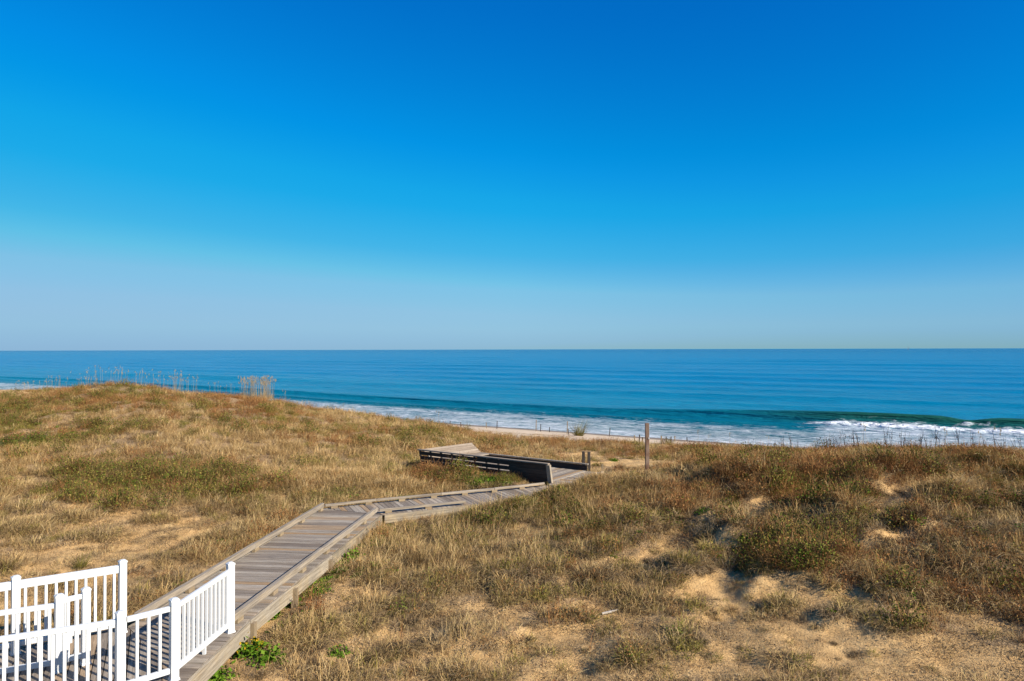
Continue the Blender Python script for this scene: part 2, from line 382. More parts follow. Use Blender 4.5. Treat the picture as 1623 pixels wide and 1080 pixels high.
def ground_mat():
    s = NT('dune_sand'); tc = s.n('ShaderNodeTexCoord').outputs['Object']
    sa = s.attr('sand').outputs['Fac']; wet = s.attr('wet').outputs['Fac']
    big = s.noise(tc, 0.5, 5, 0.6); mid = s.noise(tc, 4, 5, 0.65); fine = s.noise(tc, 38, 4, 0.7); fine2 = s.noise(tc, 95, 2, 0.6)
    sand = s.ramp(mid, [(0.3, (0.48, 0.29, 0.12)), (0.55, (0.60, 0.38, 0.165)), (0.75, (0.66, 0.44, 0.20))])
    sand = s.mix(s.ramp(fine, [(0.3, 0.5), (0.5, 0.0)]), sand, (0.28, 0.165, 0.09))
    beachc = s.mix(wet, (0.56, 0.43, 0.30), (0.2, 0.16, 0.125))
    straw = s.ramp(fine, [(0.25, (0.06, 0.04, 0.025)), (0.42, (0.19, 0.125, 0.07)), (0.55, (0.36, 0.24, 0.125)), (0.7, (0.5, 0.36, 0.2))])
    straw = s.mix(s.ramp(mid, [(0.4, 0.0), (0.75, 0.4)]), straw, (0.19, 0.1, 0.05))
    # litter mask: broken by fine noise
    e = s.math('ADD', sa, s.math('MULTIPLY', s.math('SUBTRACT', fine, 0.5), 1.3))
    e = s.math('ADD', e, s.math('MULTIPLY', s.math('SUBTRACT', mid, 0.5), 0.8))
    m = s.ramp(e, [(0.35, 0.0), (0.52, 1.0)])
    c = s.mix(m, straw, sand)
    sep = s.n('ShaderNodeSeparateXYZ'); s.l(tc, sep.inputs[0])
    low = s.math('LESS_THAN', sep.outputs[2], -1.5)
    c = s.mix(low, c, beachc)
    h = s.math('ADD', s.math('MULTIPLY', fine, 1.0), s.math('MULTIPLY', mid, 1.5)); h = s.math('ADD', h, s.math('MULTIPLY', fine2, 0.4))
    s.principled(c, 0.95, 0.1, h, 0.9, 0.03); return s.m
V, Fc, at = terrain_mesh()
me = mesh_from('ground', V, Fc, ground_mat(), at, True)
ground = bpy.data.objects.new('ground', me); COL.objects.link(ground)
tag(ground, 'rolling sandy dunes covered in straw coloured litter, running down to the beach', kind='structure')

# ------------------------------------------------------------------ ocean
def ocean():
    vv = [56.0]
    while vv[-1] < 150: vv.append(vv[-1]+(0.18 if 78 < vv[-1] < 96 else 0.4))
    while vv[-1] < 40000: vv.append(vv[-1]+max(0.5, (vv[-1]-130)*0.025))
    vv = np.array(vv); k = np.linspace(0, 1, 1000)
    ss = np.interp(k, [0, 0.05, 0.55, 0.95, 1.0], [-9, -3.4, -0.6, 0.5, 2.5])
    Vg, Sg = np.meshgrid(vv, ss, indexing='ij'); U = Sg*Vg
    Z = np.zeros_like(Vg)
    def wave(v0, A, wf, wb):
        d = Vg-v0
        return A*np.where(d < 0, np.exp(-(d/wf)**2), np.exp(-(d/wb)**2))
    meander = (fbm(U, U*0, 45, 2, 2)-0.5)*4
    # main wave (breaking at the right)
    v0 = 87.5+np.clip((-U-60)/80, 0, 1.5)*7+meander*0.5
    amp = 0.5+0.95*smooth(U, -45, -4)
    lump = 1-0.25*np.exp(-((U-2.0)/1.8)**2)
    Z += wave(v0, amp*lump, 1.0+0.2*amp, 4.2)
    Z += wave(v0-7.5+(fbm(U, U*0, 14, 5, 2)-0.5)*2, 0.22, 0.6, 1.8)
    Z += wave(v0-13+(fbm(U, U*0, 10, 8, 2)-0.5)*3, 0.12, 0.5, 1.5)
    Z += wave(110+meander, 0.22, 3, 6)
    for i, (c, a) in enumerate([(126, .34), (146, .24), (168, .34), (200, .3), (238, .4), (285, .35), (340, .4), (400, .4), (480, .4), (570, .4)]):
        m = (fbm(U, U*0, 90, 30+i, 2)-0.5)*12
        Z += wave(c+m, 1.5*a*(0.4+1.2*vnoise(U, U*0, 60, 50+i)), 3.5+c*0.01, 7+c*0.03)
    far = smooth(Vg, 95, 130)*(1-smooth(Vg, 300, 700))
    Z += (fbm(U, Vg*3, 14, 60, 3)-0.5)*0.25*far+(fbm(U, Vg*2, 5, 66, 2)-0.5)*0.10*(1-smooth(Vg, 150, 300))
    # foam
    d = Vg-v0
    brk = smooth(U, -16, -9)
    n1 = fbm(U, Vg, 0.9, 70, 3)
    front = np.exp(-((d+2.6)/(0.75+0.3*brk))**2)*brk*(1-0.0*U)
    front = front*(0.55+0.6*smooth(n1, 0.2, 0.6))
    gap = np.exp(-((U-2.2)/1.9)**2)
    front = np.maximum(front*(1-0.3*gap), 0.8*gap*np.exp(-((d+1.0)/0.3)**2)*smooth(n1, 0.3, 0.6))
    lip = np.exp(-((d+0.35)/0.35)**2)*smooth(U, -3, 1)*smooth(fbm(U, U*0, 3, 71, 2), 0.45, 0.6)
    Z += 0.38*front*(0.5+n1)
    surf = (1-smooth(Vg-(v0-87.5)*0.3, 75.5, 82.0))*(0.34+0.25*fbm(U, Vg*2, 9, 75, 2))
    surf = surf+0.10*(1-smooth(Vg, 66, 74))
    surf = np.where(d < -2.2, np.maximum(surf, 0.55*brk*smooth(-d, 2.2, 3.5)), surf)
    foam = np.clip(np.maximum(np.maximum(front*1.3, surf), lip*0.0), 0, 1.2)
    Z += SEA
    V = np.stack([U*US[0]+Vg*NS[0], U*US[1]+Vg*NS[1], Z], -1).reshape(-1, 3)
    nx = len(ss); ny = len(vv)
    i = (np.arange(ny-1)[:, None]*nx+np.arange(nx-1)[None]).ravel()
    Fc = np.stack([i, i+1, i+nx+1, i+nx], 1)
    s = NT('sea_water'); tc = s.n('ShaderNodeTexCoord').outputs['Object']
    mp = s.n('ShaderNodeMapping', vector_type='TEXTURE'); s.l(tc, mp.inputs[0]); mp.inputs['Rotation'].default_value = (0, 0, math.atan2(US[1], US[0]))
    sh = mp.outputs[0]
    fo = s.attr('foam').outputs['Fac']
    n1 = s.noise(s.scalev(sh, (0.45, 1.6, 1)), 1.0, 7, 0.68, 0.8); n2 = s.noise(s.scalev(sh, (1.6, 4.5, 2)), 1.0, 5, 0.7, 0.5)
    q = s.math('ADD', s.math('MULTIPLY', n1, 0.65), s.math('MULTIPLY', n2, 0.35))
    e = s.math('ADD', fo, s.math('MULTIPLY', s.math('SUBTRACT', q, 0.5), 2.6))
    fm = s.ramp(e, [(0.25, 0.0), (0.6, 0.55), (1.05, 1.0)])
    fm = s.math('MULTIPLY', fm, s.ramp(fo, [(0.0, 0.0), (0.15, 1.0)]))
    big = s.noise(s.scalev(sh, (0.008, 0.03, 1)), 1.0, 4, 0.6)
    sep = s.n('ShaderNodeSeparateXYZ'); s.l(sh, sep.inputs[0])
    off = s.math('DIVIDE', sep.outputs[1], 200.0)
    body = s.ramp(off, [(0.35, (0.004, 0.085, 0.09)), (0.5, (0.001, 0.17, 0.28)), (0.9, (0.0005, 0.16, 0.32))])
    body = s.mix(s.ramp(big, [(0.4, 0.0), (0.65, 0.35)]), body, (0.001, 0.11, 0.24))
    body = s.mix(s.attr('face').outputs['Fac'], body, (0.012, 0.085, 0.06))
    body = s.mix(s.ramp(s.math('DIVIDE', sep.outputs[1], 2500.0), [(0.05, 0.0), (1.0, 0.6)]), body, (0.001, 0.075, 0.17))
    col = s.mix(fm, body, (0.74, 0.76, 0.78))
    w1 = s.noise(s.scalev(sh, (0.25, 0.9, 1)), 1.0, 5, 0.65, 0.3); w2 = s.noise(s.scalev(sh, (1.2, 3.4, 1)), 1.0, 4, 0.65, 0.3)
    w3 = s.noise(s.scalev(sh, (0.03, 0.12, 1)), 1.0, 4, 0.6)
    h = s.math('ADD', s.math('MULTIPLY', w1, 0.5), s.math('MULTIPLY', w2, 0.12)); h = s.math('ADD', h, s.math('MULTIPLY', w3, 2.5)); h = s.math('ADD', h, s.math('MULTIPLY', fm, 0.1))
    p = s.principled(col, s.mix(fm, 0.2, 0.9), 0.2, h, 1.0, 1.2)
    p.inputs['IOR'].default_value = 1.16
    face = np.exp(-((d+0.3)/1.6)**2)*np.clip(0.08+0.92*smooth(U, -26, -6), 0, 1)
    me = mesh_from('sea', V, Fc, s.m, {'foam': ('FLOAT', foam.ravel()), 'face': ('FLOAT', face.ravel())}, True)
    o = bpy.data.objects.new('sea', me); COL.objects.link(o)
    tag(o, 'deep blue ocean with long swells, a green breaking wave and white surf at the beach', kind='structure')
ocean()

# ------------------------------------------------------------------ boardwalk
def clip(poly, nrm, c, keep_less):
    out = []; n = len(poly)
    f = lambda p: (p[0]*nrm[0]+p[1]*nrm[1]-c)*(1 if keep_less else -1)
    for i in range(n):
        a = poly[i]; b = poly[(i+1) % n]; fa = f(a); fb = f(b)
        if fa <= 0: out.append(a)
        if (fa < 0 < fb) or (fb < 0 < fa):
            t = fa/(fa-fb); out.append((a[0]+(b[0]-a[0])*t, a[1]+(b[1]-a[1])*t))
    return out
def ccw(p):
    a = sum(p[i][0]*p[(i+1) % len(p)][1]-p[(i+1) % len(p)][0]*p[i][1] for i in range(len(p)))
    return p if a > 0 else p[::-1]
def planks(mb, poly, d, ztop, pw=0.14, gap=0.013, th=0.038):
    L = math.hypot(*d); d = (d[0]/L, d[1]/L); ts = [p[0]*d[0]+p[1]*d[1] for p in poly]; t = min(ts)
    while t < max(ts):
        q = clip(clip(poly, d, t+gap/2, False), d, t+pw-gap/2, True)
        if len(q) >= 3:
            j = random.uniform(-0.004, 0.004)
            # ragged board ends
            mb.prism(ccw(q), ztop-th+j, ztop+j, (-d[1], d[0]))
        t += pw
bw = empty('boardwalk', (-4.8, 12.0, 0.0))
tag(bw, 'weathered grey plank boardwalk with low curb rails crossing the dunes towards the beach', 'boardwalk')
mb = MB()
planks(mb, D_low, (0.87, 0.45), ZD)
planks(mb, D_seg1, (0.10, 0.995), ZD)
planks(mb, D_seg2, (0.87, 0.43), ZD)
planks(mb, D_seg3, (0.45, 0.89), ZD+0.03)
mb.build('decking', M_board, bw)
L1 = [(-5.90, 10.75), (-5.10, 18.42)]
R1 = [(-4.37, 10.62), (-3.56, 17.88)]
def rail_run(name, pts, zt, blocks, w=0.085, h=0.11, lift=0.075):
    rl = MB()
    for a, b in zip(pts[:-1], pts[1:]):
        n = max(1, int(round(math.hypot(b[0]-a[0], b[1]-a[1])/3.2)))
        for k in range(n):
            p = [a[i]+(b[i]-a[i])*k/n for i in (0, 1)]; q = [a[i]+(b[i]-a[i])*(k+1)/n for i in (0, 1)]
            ux, uy = q[0]-p[0], q[1]-p[1]; l = math.hypot(ux, uy); e = 0.004
            rl.bar((p[0]+ux/l*e, p[1]+uy/l*e, zt+lift+h/2), (q[0]-ux/l*e, q[1]-uy/l*e, zt+lift+h/2+random.uniform(-.006, .006)), w, h)
    o = rl.build(name, M_rail, bw, 0.006)
    tot = sum(math.hypot(b[0]-a[0], b[1]-a[1]) for a, b in zip(pts[:-1], pts[1:])); t = 0.25
    while t < tot:
        r = t
        for a, b in zip(pts[:-1], pts[1:]):
            l = math.hypot(b[0]-a[0], b[1]-a[1])
            if r <= l:
                u = ((b[0]-a[0])/l, (b[1]-a[1])/l); c = (a[0]+u[0]*r, a[1]+u[1]*r)
                m = MB(); m.bar((c[0]-u[0]*.09, c[1]-u[1]*.09, zt+lift/2), (c[0]+u[0]*.09, c[1]+u[1]*.09, zt+lift/2), w-0.008, lift-0.002)
                m.build('rail_block', M_post, o); break
            r -= l
        t += blocks
    return o
rail_run('curb_rail', L1, ZD, 1.22)
rail_run('curb_rail', R1, ZD, 1.22)
rail_run('curb_rail', [(-5.06, 18.47), (-3.80, 19.14), (-2.08, 19.92), (-0.55, 20.62), (1.0, 21.46)], ZD, 0.95, w=0.08, h=0.06, lift=0.07)
rail_run('curb_rail', [(-3.50, 17.95), (-1.3, 18.97)], ZD, 1.1, w=0.08, h=0.06, lift=0.06)
rail_run('curb_rail', [(2.35, 21.9), (3.1, 23.4)], ZD+0.03, 1.2, w=0.07, h=0.05, lift=0.05)
# fascia beams along the outer edges
def beam(a, b, zt, h, w=0.045, m=None, name='side_beam'):
    fb = MB(); L = math.hypot(b[0]-a[0], b[1]-a[1]); n = max(1, int(L/3.0))
    for k in range(n):
        p = [a[i]+(b[i]-a[i])*(k+0.001)/n for i in (0, 1)]; q = [a[i]+(b[i]-a[i])*(k+0.997)/n for i in (0, 1)]
        fb.bar((p[0], p[1], zt-h/2), (q[0], q[1], zt-h/2), w, h)
    return fb.build(name, m or M_fascia, bw, 0.004)
beam((-4.23, 8.80), (-4.185, 10.9), ZD-0.004, 0.24)
beam((-4.185, 10.91), (-3.41, 17.85), ZD-0.004, 0.24)
beam((-5.98, 10.7), (-5.17, 18.5), ZD-0.004, 0.22)
beam((-3.34, 17.84), (1.77, 20.37), ZD-0.004, 0.22)
beam((-5.14, 18.56), (-3.82, 19.29), ZD-0.004, 0.2); beam((-3.80, 19.30), (1.06, 21.66), ZD-0.004, 0.2)
beam((-4.25, 8.79), (-4.78, 8.30), ZD-0.004, 0.24); beam((-4.80, 8.29), (-8.9, 6.33), ZD-0.004, 0.24)
beam((-10.2, 8.02), (-6.02, 10.68), ZD-0.004, 0.24)
# support posts
for (x, y) in [(-4.19, 9.0), (-4.10, 10.95), (-3.92, 12.5), (-3.73, 14.2), (-3.55, 15.9), (-3.40, 17.4), (-5.95, 11.2), (-5.75, 13.2), (-5.5, 15.4), (-5.3, 17.6), (-1.2, 18.95), (-4.84, 8.4), (-6.6, 7.55), (-8.2, 6.8)]:
    s = MB(); g = float(height(x, y)); sx = -0.05 if x > -4.9 and y > 8.9 else 0.06
    s.bar((x+sx, y, g-0.35), (x+sx, y, ZD-0.05), 0.10, 0.10, up=(0, 1, 0)); s.build('support_post', M_post, bw)

# ------------------------------------------------------------------ white vinyl railings
def white_fence(label, pts, posts, ztop=1.27, rail_h=0.065, brail=0.07, zdeck=ZD, name='vinyl_railing', short=(), post_top=1.36, PU=(.7, -.7, 0), BU=(.7, -.7, 0)):
    root = empty(name, (pts[0][0], pts[0][1], zdeck))
    tag(root, label, 'railing', 'white railings at the head of the boardwalk')
    for a, b in zip(pts[:-1], pts[1:]):
        a2 = Vector((a[0], a[1])); b2 = Vector((b[0], b[1])); d = (b2-a2); L = d.length; d.normalize()
        z0 = zdeck+0.10
        r = MB(); r.bar((a[0], a[1], ztop-rail_h/2), (b[0], b[1], ztop-rail_h/2), 0.05, rail_h); r.build('top_rail', M_vinyl, root, 0.006)
        r = MB(); r.bar((a[0], a[1], z0+brail/2), (b[0], b[1], z0+brail/2), 0.05, brail); r.build('bottom_rail', M_vinyl, root, 0.006)
        n = max(2, int(round((L-0.1)/0.118)))
        proto = None
        for k in range(n):
            p = a2+d*(0.05+(L-0.1)*(k+0.5)/n)
            if proto is None:
                q = MB(); q.bar((p.x, p.y, z0+brail-0.003), (p.x, p.y, ztop-rail_h+0.003), 0.036, 0.036, up=BU or (d.y, -d.x, 0))
                proto = q.build('baluster', M_vinyl, root, 0.003, origin=(p.x, p.y, z0+brail))
            else:
                c = proto.copy(); COL.objects.link(c); c.parent = root
                c.location = Vector((p.x, p.y, z0+brail))-root.location
        for t in (0.33, 0.66) if L > 2.5 else (0.5,) if L > 1.2 else ():
            p = a2+d*(L*t); q = MB(); q.bar((p.x, p.y, zdeck), (p.x, p.y, z0), 0.04, 0.04, up=(d.y, -d.x, 0)); q.build('support_foot', M_vinyl, root)
    for i, p in enumerate(posts):
        a2 = Vector(pts[0][:2]); d = (Vector(pts[1][:2])-a2).normalized() if i < 99 else None
        t = MB(); pt = p[2] if len(p) > 2 else post_top
        t.bar((p[0], p[1], zdeck-0.22 if len(p) > 3 else zdeck), (p[0], p[1], pt-0.035), 0.10, 0.10, up=PU); o = t.build('post', M_vinyl, root, 0.006)
        t = MB(); t.bar((p[0], p[1], pt-0.037), (p[0], p[1], pt-0.012), 0.110, 0.110, up=PU); t.bar((p[0], p[1], pt-0.013), (p[0], p[1], pt+0.006), 0.100, 0.100, up=PU, taper=0.55)
        t.build('post_cap', M_vinyl, o, 0.003)
        t = MB(); t.bar((p[0], p[1], zdeck), (p[0], p[1], zdeck+0.03), 0.12, 0.12, up=PU, taper=0.93); t.build('post_base', M_vinyl, o, 0.003)
    return root
PA = (-4.87, 8.52); PB = (-4.42, 8.96); PC = (-4.305, 10.46); PD = (-5.95, 10.46)
LN = (-1.11, -0.53); ln = math.hypot(*LN); LN = (LN[0]/ln, LN[1]/ln)
P1 = (PA[0]+LN[0]*2.6, PA[1]+LN[1]*2.6); P2 = (PA[0]+LN[0]*4.4, PA[1]+LN[1]*4.4)
white_fence('white vinyl railing nearest the camera, its long top rail running off the bottom left corner', [P2, P1, PA], [P1, PA])
white_fence('short white vinyl railing of five balusters bridging the two square posts beside the boardwalk', [(PA[0]+.05, PA[1]+.05), (PB[0]-.04, PB[1]-.04)], [])
r = white_fence('white vinyl railing panel along the right edge of the boardwalk, ending beside the bare planks', [PB, PC], [PB, PC], BU=None)
for z in (ZD+0.14, 1.2):
    m = MB(); m.bar((PC[0]-0.01, PC[1]-0.05, z), (PC[0]-0.01, PC[1]-0.06, z), 0.018, 0.018); m.build('bolt', M_bolt, r)
DE = (-1.29, -0.84); l_ = math.hypot(*DE); DE = (DE[0]/l_, DE[1]/l_)
PE = (PD[0]+DE[0]*1.32, PD[1]+DE[1]*1.32); PE2 = (PD[0]+DE[0]*4.0, PD[1]+DE[1]*4.0)
white_fence('rear white vinyl railing with a deep top rail and tall end post against the sand', [PE2, PE, PD], [PE, PD], ztop=1.33, rail_h=0.115, post_top=1.40)
PF = (-6.08, 9.20); PG = (-5.86, 9.42); PF2 = (PF[0]+LN[0]*3.4, PF[1]+LN[1]*3.4)
white_fence('middle white vinyl handrail between the front and rear railings, lower rail in shadow', [PF2, PF], [PF], ztop=1.22, post_top=1.33)
white_fence('small white gate panel of two close posts standing behind the front railing', [PF, PG], [PG], ztop=1.27, post_top=1.34, name='gate_panel')

# ------------------------------------------------------------------ viewing platform with benches
A0 = Vector((1.25, 22.0)); A1 = Vector((-3.3, 25.2)); B1 = Vector((-1.62, 26.85)); B0 = Vector((2.62, 23.95))
ZF = 0.345
pf = empty('viewing_platform', (0, 24.3, 0.0))
tag(pf, 'dark weathered wooden viewing platform with slatted bench backs sunk in the dune grass', 'platform')
mb = MB(); planks(mb, D_plat, (0.82, -0.57), ZF); mb.build('decking', M_board, pf)
dw = (A1-A0).normalized(); nw = Vector((-dw.y, dw.x))        # nw points away from platform? fix sign below
if nw.dot(Vector((-0.57, -0.82))) < 0: nw = -nw
# near wall: leaning slats on uprights
def P3(p, z): return (p.x, p.y, z)
L = (A1-A0).length
slat = MB(); zb = 0.06; zt = 0.92; nsl = 5; hh = 0.13
lean = lambda z: nw*((z-zb)*0.22)
tilt = Vector((nw.x*0.22, nw.y*0.22, 1)).normalized()
for k in range(nsl):
    z = zb+0.07+k*0.172
    a = A0+lean(z); b = A1+lean(z)
    half = A0+(A1-A0)*0.28+lean(z)
    slat.bar(P3(a, z), P3(half, z), 0.036, 0.168, up=tilt); slat.bar(P3(half+dw*0.004, z), P3(b, z), 0.036, 0.125, up=tilt)
slat.build('near_backrest', M_dark, pf)
cap = MB(); cap.bar(P3(A0+lean(zt+.02)-dw*0.03, zt+0.02), P3(A1+lean(zt+.02)+dw*0.03, zt+0.02), 0.13, 0.036); cap.build('cap_rail', M_bench, pf)
for k in range(12):
    t = k/11; p = A0+(A1-A0)*t; u = MB()
    if k == 0: u.bar(P3(p-dw*0.03+nw*0.03, 0.0), P3(p-dw*0.03+lean(zt)+nw*0.03, zt-0.005), 0.09, 0.14, up=(dw.x, dw.y, 0)); u.build('end_post', M_rail, pf)
    else: u.bar(P3(p-nw*0.05, -0.1), P3(p+lean(zt)-nw*0.05, zt-0.01), 0.06, 0.05, up=(dw.x, dw.y, 0)); u.build('upright', M_dark, pf)
# near bench seat inside
st = MB()
for k in range(3):
    o = -nw*(0.16+0.15*k); st.bar(P3(A0+o+dw*0.1, 0.60), P3(A1+o-dw*0.1, 0.60), 0.14, 0.036)
st.build('near_seat', M_bench, pf)
# left reclined bench back (planks along the short side), sunlit
sl_ = MB(); de = (B1-A1).normalized(); inn = -dw
for k in range(5):
    f0 = k/5
    z = 0.925-0.335*(f0+0.1); o = inn*(0.47*(f0+0.1))
    up = Vector((inn.x*0.335/0.577, inn.y*0.335/0.577, 0.47/0.577))
    sl_.bar(P3(A1+o-de*0.03, z), P3(B1+o+de*0.02, z), 0.108, 0.036, up=up)
sl_.build('end_backrest', M_bench, pf)
st = MB()
for k in range(3):
    o = inn*(0.55+0.15*k); st.bar(P3(A1+o+de*0.06, 0.57), P3(B1+o-de*0.02, 0.57), 0.14, 0.036)
st.build('end_seat', M_bench, pf)
for t in (0.03, 0.5, 0.97):
    p = A1+(B1-A1)*t; u = MB(); u.bar(P3(p+inn*0.03, -0.1), P3(p+inn*0.03, 0.86), 0.06, 0.06); u.bar(P3(p+inn*0.45, -0.1), P3(p+inn*0.45, 0.55), 0.06, 0.06); u.build('bench_frame', M_dark, pf)
# far low wall
fw = MB(); Lf = (B0-B1)
for k in range(3):
    z = 0.13+k*0.165; fw.bar(P3(B1+inn*0.3, z), P3(B0, z), 0.036, 0.158)
fw.build('far_wall', M_dark, pf)
fc = MB(); fc.bar(P3(B1+inn*0.3, 0.575), P3(B0+dw*-0.04, 0.575), 0.10, 0.034); fc.build('cap_rail', M_rail, pf)
for t in (0.1, 0.35, 0.6, 0.85, 0.99):
    p = B1+(B0-B1)*t; u = MB(); u.bar(P3(p+nw*0.05, 0.0), P3(p+nw*0.05, 0.545), 0.05, 0.05); u.build('upright', M_dark, pf)

def wood_post(name, x, y, w, h, m, label, cat, group=None, lean=(0, 0), sink=0.3, extra=None):
    g = float(height(x, y)); o = MB(); n = 5; pts = []
    for k in range(n+1):
        z = -sink+(h+sink)*k/n; pts.append((x+lean[0]*max(z, 0), y+lean[1]*max(z, 0), g+z))
    for a, b in zip(pts[:-1], pts[1:]): o.bar(a, b, w*random.uniform(.97, 1.03), w*random.uniform(.97, 1.03), up=(0, 1, 0), off=1.0, tint=0.5)
    o = MB(); o.bar(pts[0], pts[-1], w, w, up=(0, 1, 0))
    ob = o.build(name, m, None, 0.006 if w > 0.05 else 0, origin=(x, y, g)); return tag(ob, label, cat, group)
tall = wood_post('wooden_post', 4.93, 25.0, 0.135, 1.9, M_redpost, 'tall square reddish brown post standing alone beside the sandy path', 'post')
# white number tabs on the post face
pp = tall
m = MB(); m.bar((4.93+0.05, 24.912, 1.35), (4.93+0.05, 24.904, 1.35), 0.03, 0.05); tb = m.build('marker_tab', M_vinyl, tall); 
wood_post('wooden_post', 2.62, 25.2, 0.10, 0.92, M_dark, 'left post of the dark pair at the far corner of the platform', 'post', 'twin dark posts at the platform exit')
wood_post('wooden_post', 2.83, 25.25, 0.10, 0.90, M_dark, 'right post of the dark pair at the far corner of the platform', 'post', 'twin dark posts at the platform exit')
wood_post('wooden_post', 3.18, 24.1, 0.07, 0.5, M_post, 'short pale stake at the right edge of the platform exit', 'post')
wood_post('wooden_post', 1.0, 20.05, 0.07, 0.36, M_post, 'small grey stake beside the curb rail near the platform', 'post')
def ground_at(px, py, lo=6, hi=140):
    Ys = np.geomspace(lo, hi, 3000); Xs = (px-811.5)/F*Ys; Zr = CAMZ-(py-hor(px))*Ys/F
    hit = np.nonzero(height(Xs, Ys) >= Zr)[0]
    i = hit[0] if len(hit) else len(Ys)-1
    return float(Xs[i]), float(Ys[i]), float(height(Xs[i], Ys[i]))
# remains of the sand fence at the back of the beach
SF = [(849, 682, 18), (856, 683, 12), (870, 684, 8), (898, 688, 20), (901, 689, 9), (965, 686, 12), (1006, 702, 12), (1012, 703, 14), (1017, 702, 9), (1048, 704, 13), (1056, 701, 9), (1062, 702, 10), (1069, 700, 9), (1088, 699, 6), (730, 672, 8), (771, 676, 10), (713, 667, 9), (787, 677, 13)]
for i, (px, py, hpx) in enumerate(SF):
    x, y, g = ground_at(px, py, 20, 66)
    wood_post('fence_stake', x, y, 0.07, hpx*y/F*1.0, M_dark if i % 3 else M_post, 'thin dark leaning stake left of an old sand fence at the back of the beach', 'stake', 'old sand fence stakes', (random.uniform(-.12, .12), random.uniform(-.05, .05)))

# ------------------------------------------------------------------ vegetation meshes
def blades(n, r, h, lean, curl, w, segs=4, rs=None, hv=0.4, droop=1.0):
    rs = rs or rng
    a = rs.random(n)*2*np.pi; rad = np.sqrt(rs.random(n))*r; bx = np.cos(a)*rad; by = np.sin(a)*rad
    phi = a+rs.normal(0, 1.1, n); th = (0.3+0.85*np.abs(rs.normal(0, 1, n)))*lean; L = h*(1-hv+2*hv*rs.random(n))
    cu = curl*(0.4+1.2*rs.random(n)); wd = w*(0.6+0.8*rs.random(n)); psi = rs.random(n)*np.pi
    P = np.stack([bx, by, np.full(n, -0.015)], 1); V = []; T = rs.random(n)
    for k in range(segs+1):
        ww = wd*(1-0.75*k/segs)
        sv = np.stack([-np.sin(phi+psi*0.3), np.cos(phi+psi*0.3), 0.3*np.cos(psi)], 1)
        V.append(P-sv*ww[:, None]/2); V.append(P+sv*ww[:, None]/2)
        P = P+np.stack([np.sin(th)*np.cos(phi), np.sin(th)*np.sin(phi), np.cos(th)], 1)*(L/segs)[:, None]
        th = th+cu/segs*droop; phi = phi+rs.normal(0, 0.25, n)
    V = np.stack(V, 1)                       # n, 2(segs+1), 3
    V[:, :, 2] = np.maximum(V[:, :, 2], -0.02+0.03*rs.random((n, 1)))
    m = 2*(segs+1); base = np.arange(n)[:, None]*m
    Fc = np.concatenate([base+np.array([[2*k, 2*k+1, 2*k+3, 2*k+2]]) for k in range(segs)])
    return V.reshape(-1, 3), Fc, np.repeat(T, m)
def leaves(n, r, h, size, rs=None, flat=0.5, hollow=0.5, asp=0.6):
    rs = rs or rng
    a = rs.random(n)*2*np.pi; q = hollow+(1-hollow)*rs.random(n); el = np.arccos(1-rs.random(n)*1.0)
    jit = 1+0.35*np.sin(3*a+rs.random()*6)*np.cos(2*a+rs.random()*6)
    P = np.stack([np.cos(a)*np.sin(el)*r*q*jit, np.sin(a)*np.sin(el)*r*q*jit, np.cos(el)*h*q*(0.8+0.4*jit*rs.random(n))], 1)
    d = rs.normal(0, 1, (n, 3)); d[:, 2] *= flat; d /= np.linalg.norm(d, axis=1)[:, None]
    e = np.cross(d, rs.normal(0, 1, (n, 3))); e[:, 2] *= flat; e /= np.linalg.norm(e, axis=1)[:, None]+1e-6
    s = (size*(0.6+0.8*rs.random(n)))[:, None]
    V = np.stack([P, P+d*s*0.5+e*s*asp/2, P+d*s, P+d*s*0.5-e*s*asp/2], 1)
    Fc = np.arange(n)[:, None]*4+np.array([[0, 1, 2, 3]])
    return V.reshape(-1, 3), Fc, np.repeat(rs.random(n), 4)
def join(*parts):
    V = []; Fs = []; T = []; MI = []; o = 0
    for i, (v, f, t) in enumerate(parts):
        V.append(v); Fs.append(f+o); T.append(t); MI += [i]*len(f); o += len(v)
    return np.concatenate(V), np.concatenate(Fs), np.concatenate(T), MI
def vmesh(name, parts, mats):
    V, Fc, T_, MI = join(*parts)
    me = mesh_from(name, V, Fc, None, {'tint': ('FLOAT', T_)})
    um = list(dict.fromkeys(mats))
    for m in um: me.materials.append(m)
    me.polygons.foreach_set('material_index', np.array([um.index(mats[i]) for i in MI], dtype=np.int32)); return me
def off(p, dx, dy, dz=0):
    v, f, t = p; return v+np.array([dx, dy, dz]), f, t
def branches(n, r, h, w):           # woody stems
    return blades(n, r*0.25, h, 0.5, 0.4, w, 3, hv=0.2)

LIB = {}
def lib(cls, meshes):
    c = bpy.data.collections.new('library_'+cls)
    for i, me in enumerate(meshes):
        o = bpy.data.objects.new('%s_%02d' % (cls, i), me); c.objects.link(o)
    LIB[cls] = (c, len(meshes), meshes)
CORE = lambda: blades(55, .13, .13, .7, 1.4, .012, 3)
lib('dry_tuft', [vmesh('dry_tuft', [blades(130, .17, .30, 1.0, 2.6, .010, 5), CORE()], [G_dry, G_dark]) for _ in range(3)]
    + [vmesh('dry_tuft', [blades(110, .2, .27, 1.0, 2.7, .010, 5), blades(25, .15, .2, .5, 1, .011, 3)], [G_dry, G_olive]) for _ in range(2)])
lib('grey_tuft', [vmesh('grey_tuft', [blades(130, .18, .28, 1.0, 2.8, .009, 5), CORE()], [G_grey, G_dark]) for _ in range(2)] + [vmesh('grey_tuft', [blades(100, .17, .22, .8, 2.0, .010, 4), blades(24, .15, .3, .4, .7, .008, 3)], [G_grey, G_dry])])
lib('thatch', [vmesh('thatch', [blades(130, .35, .26, 1.3, .6, .011, 3)], [G_dry if k else G_gold]) for k in range(3)])
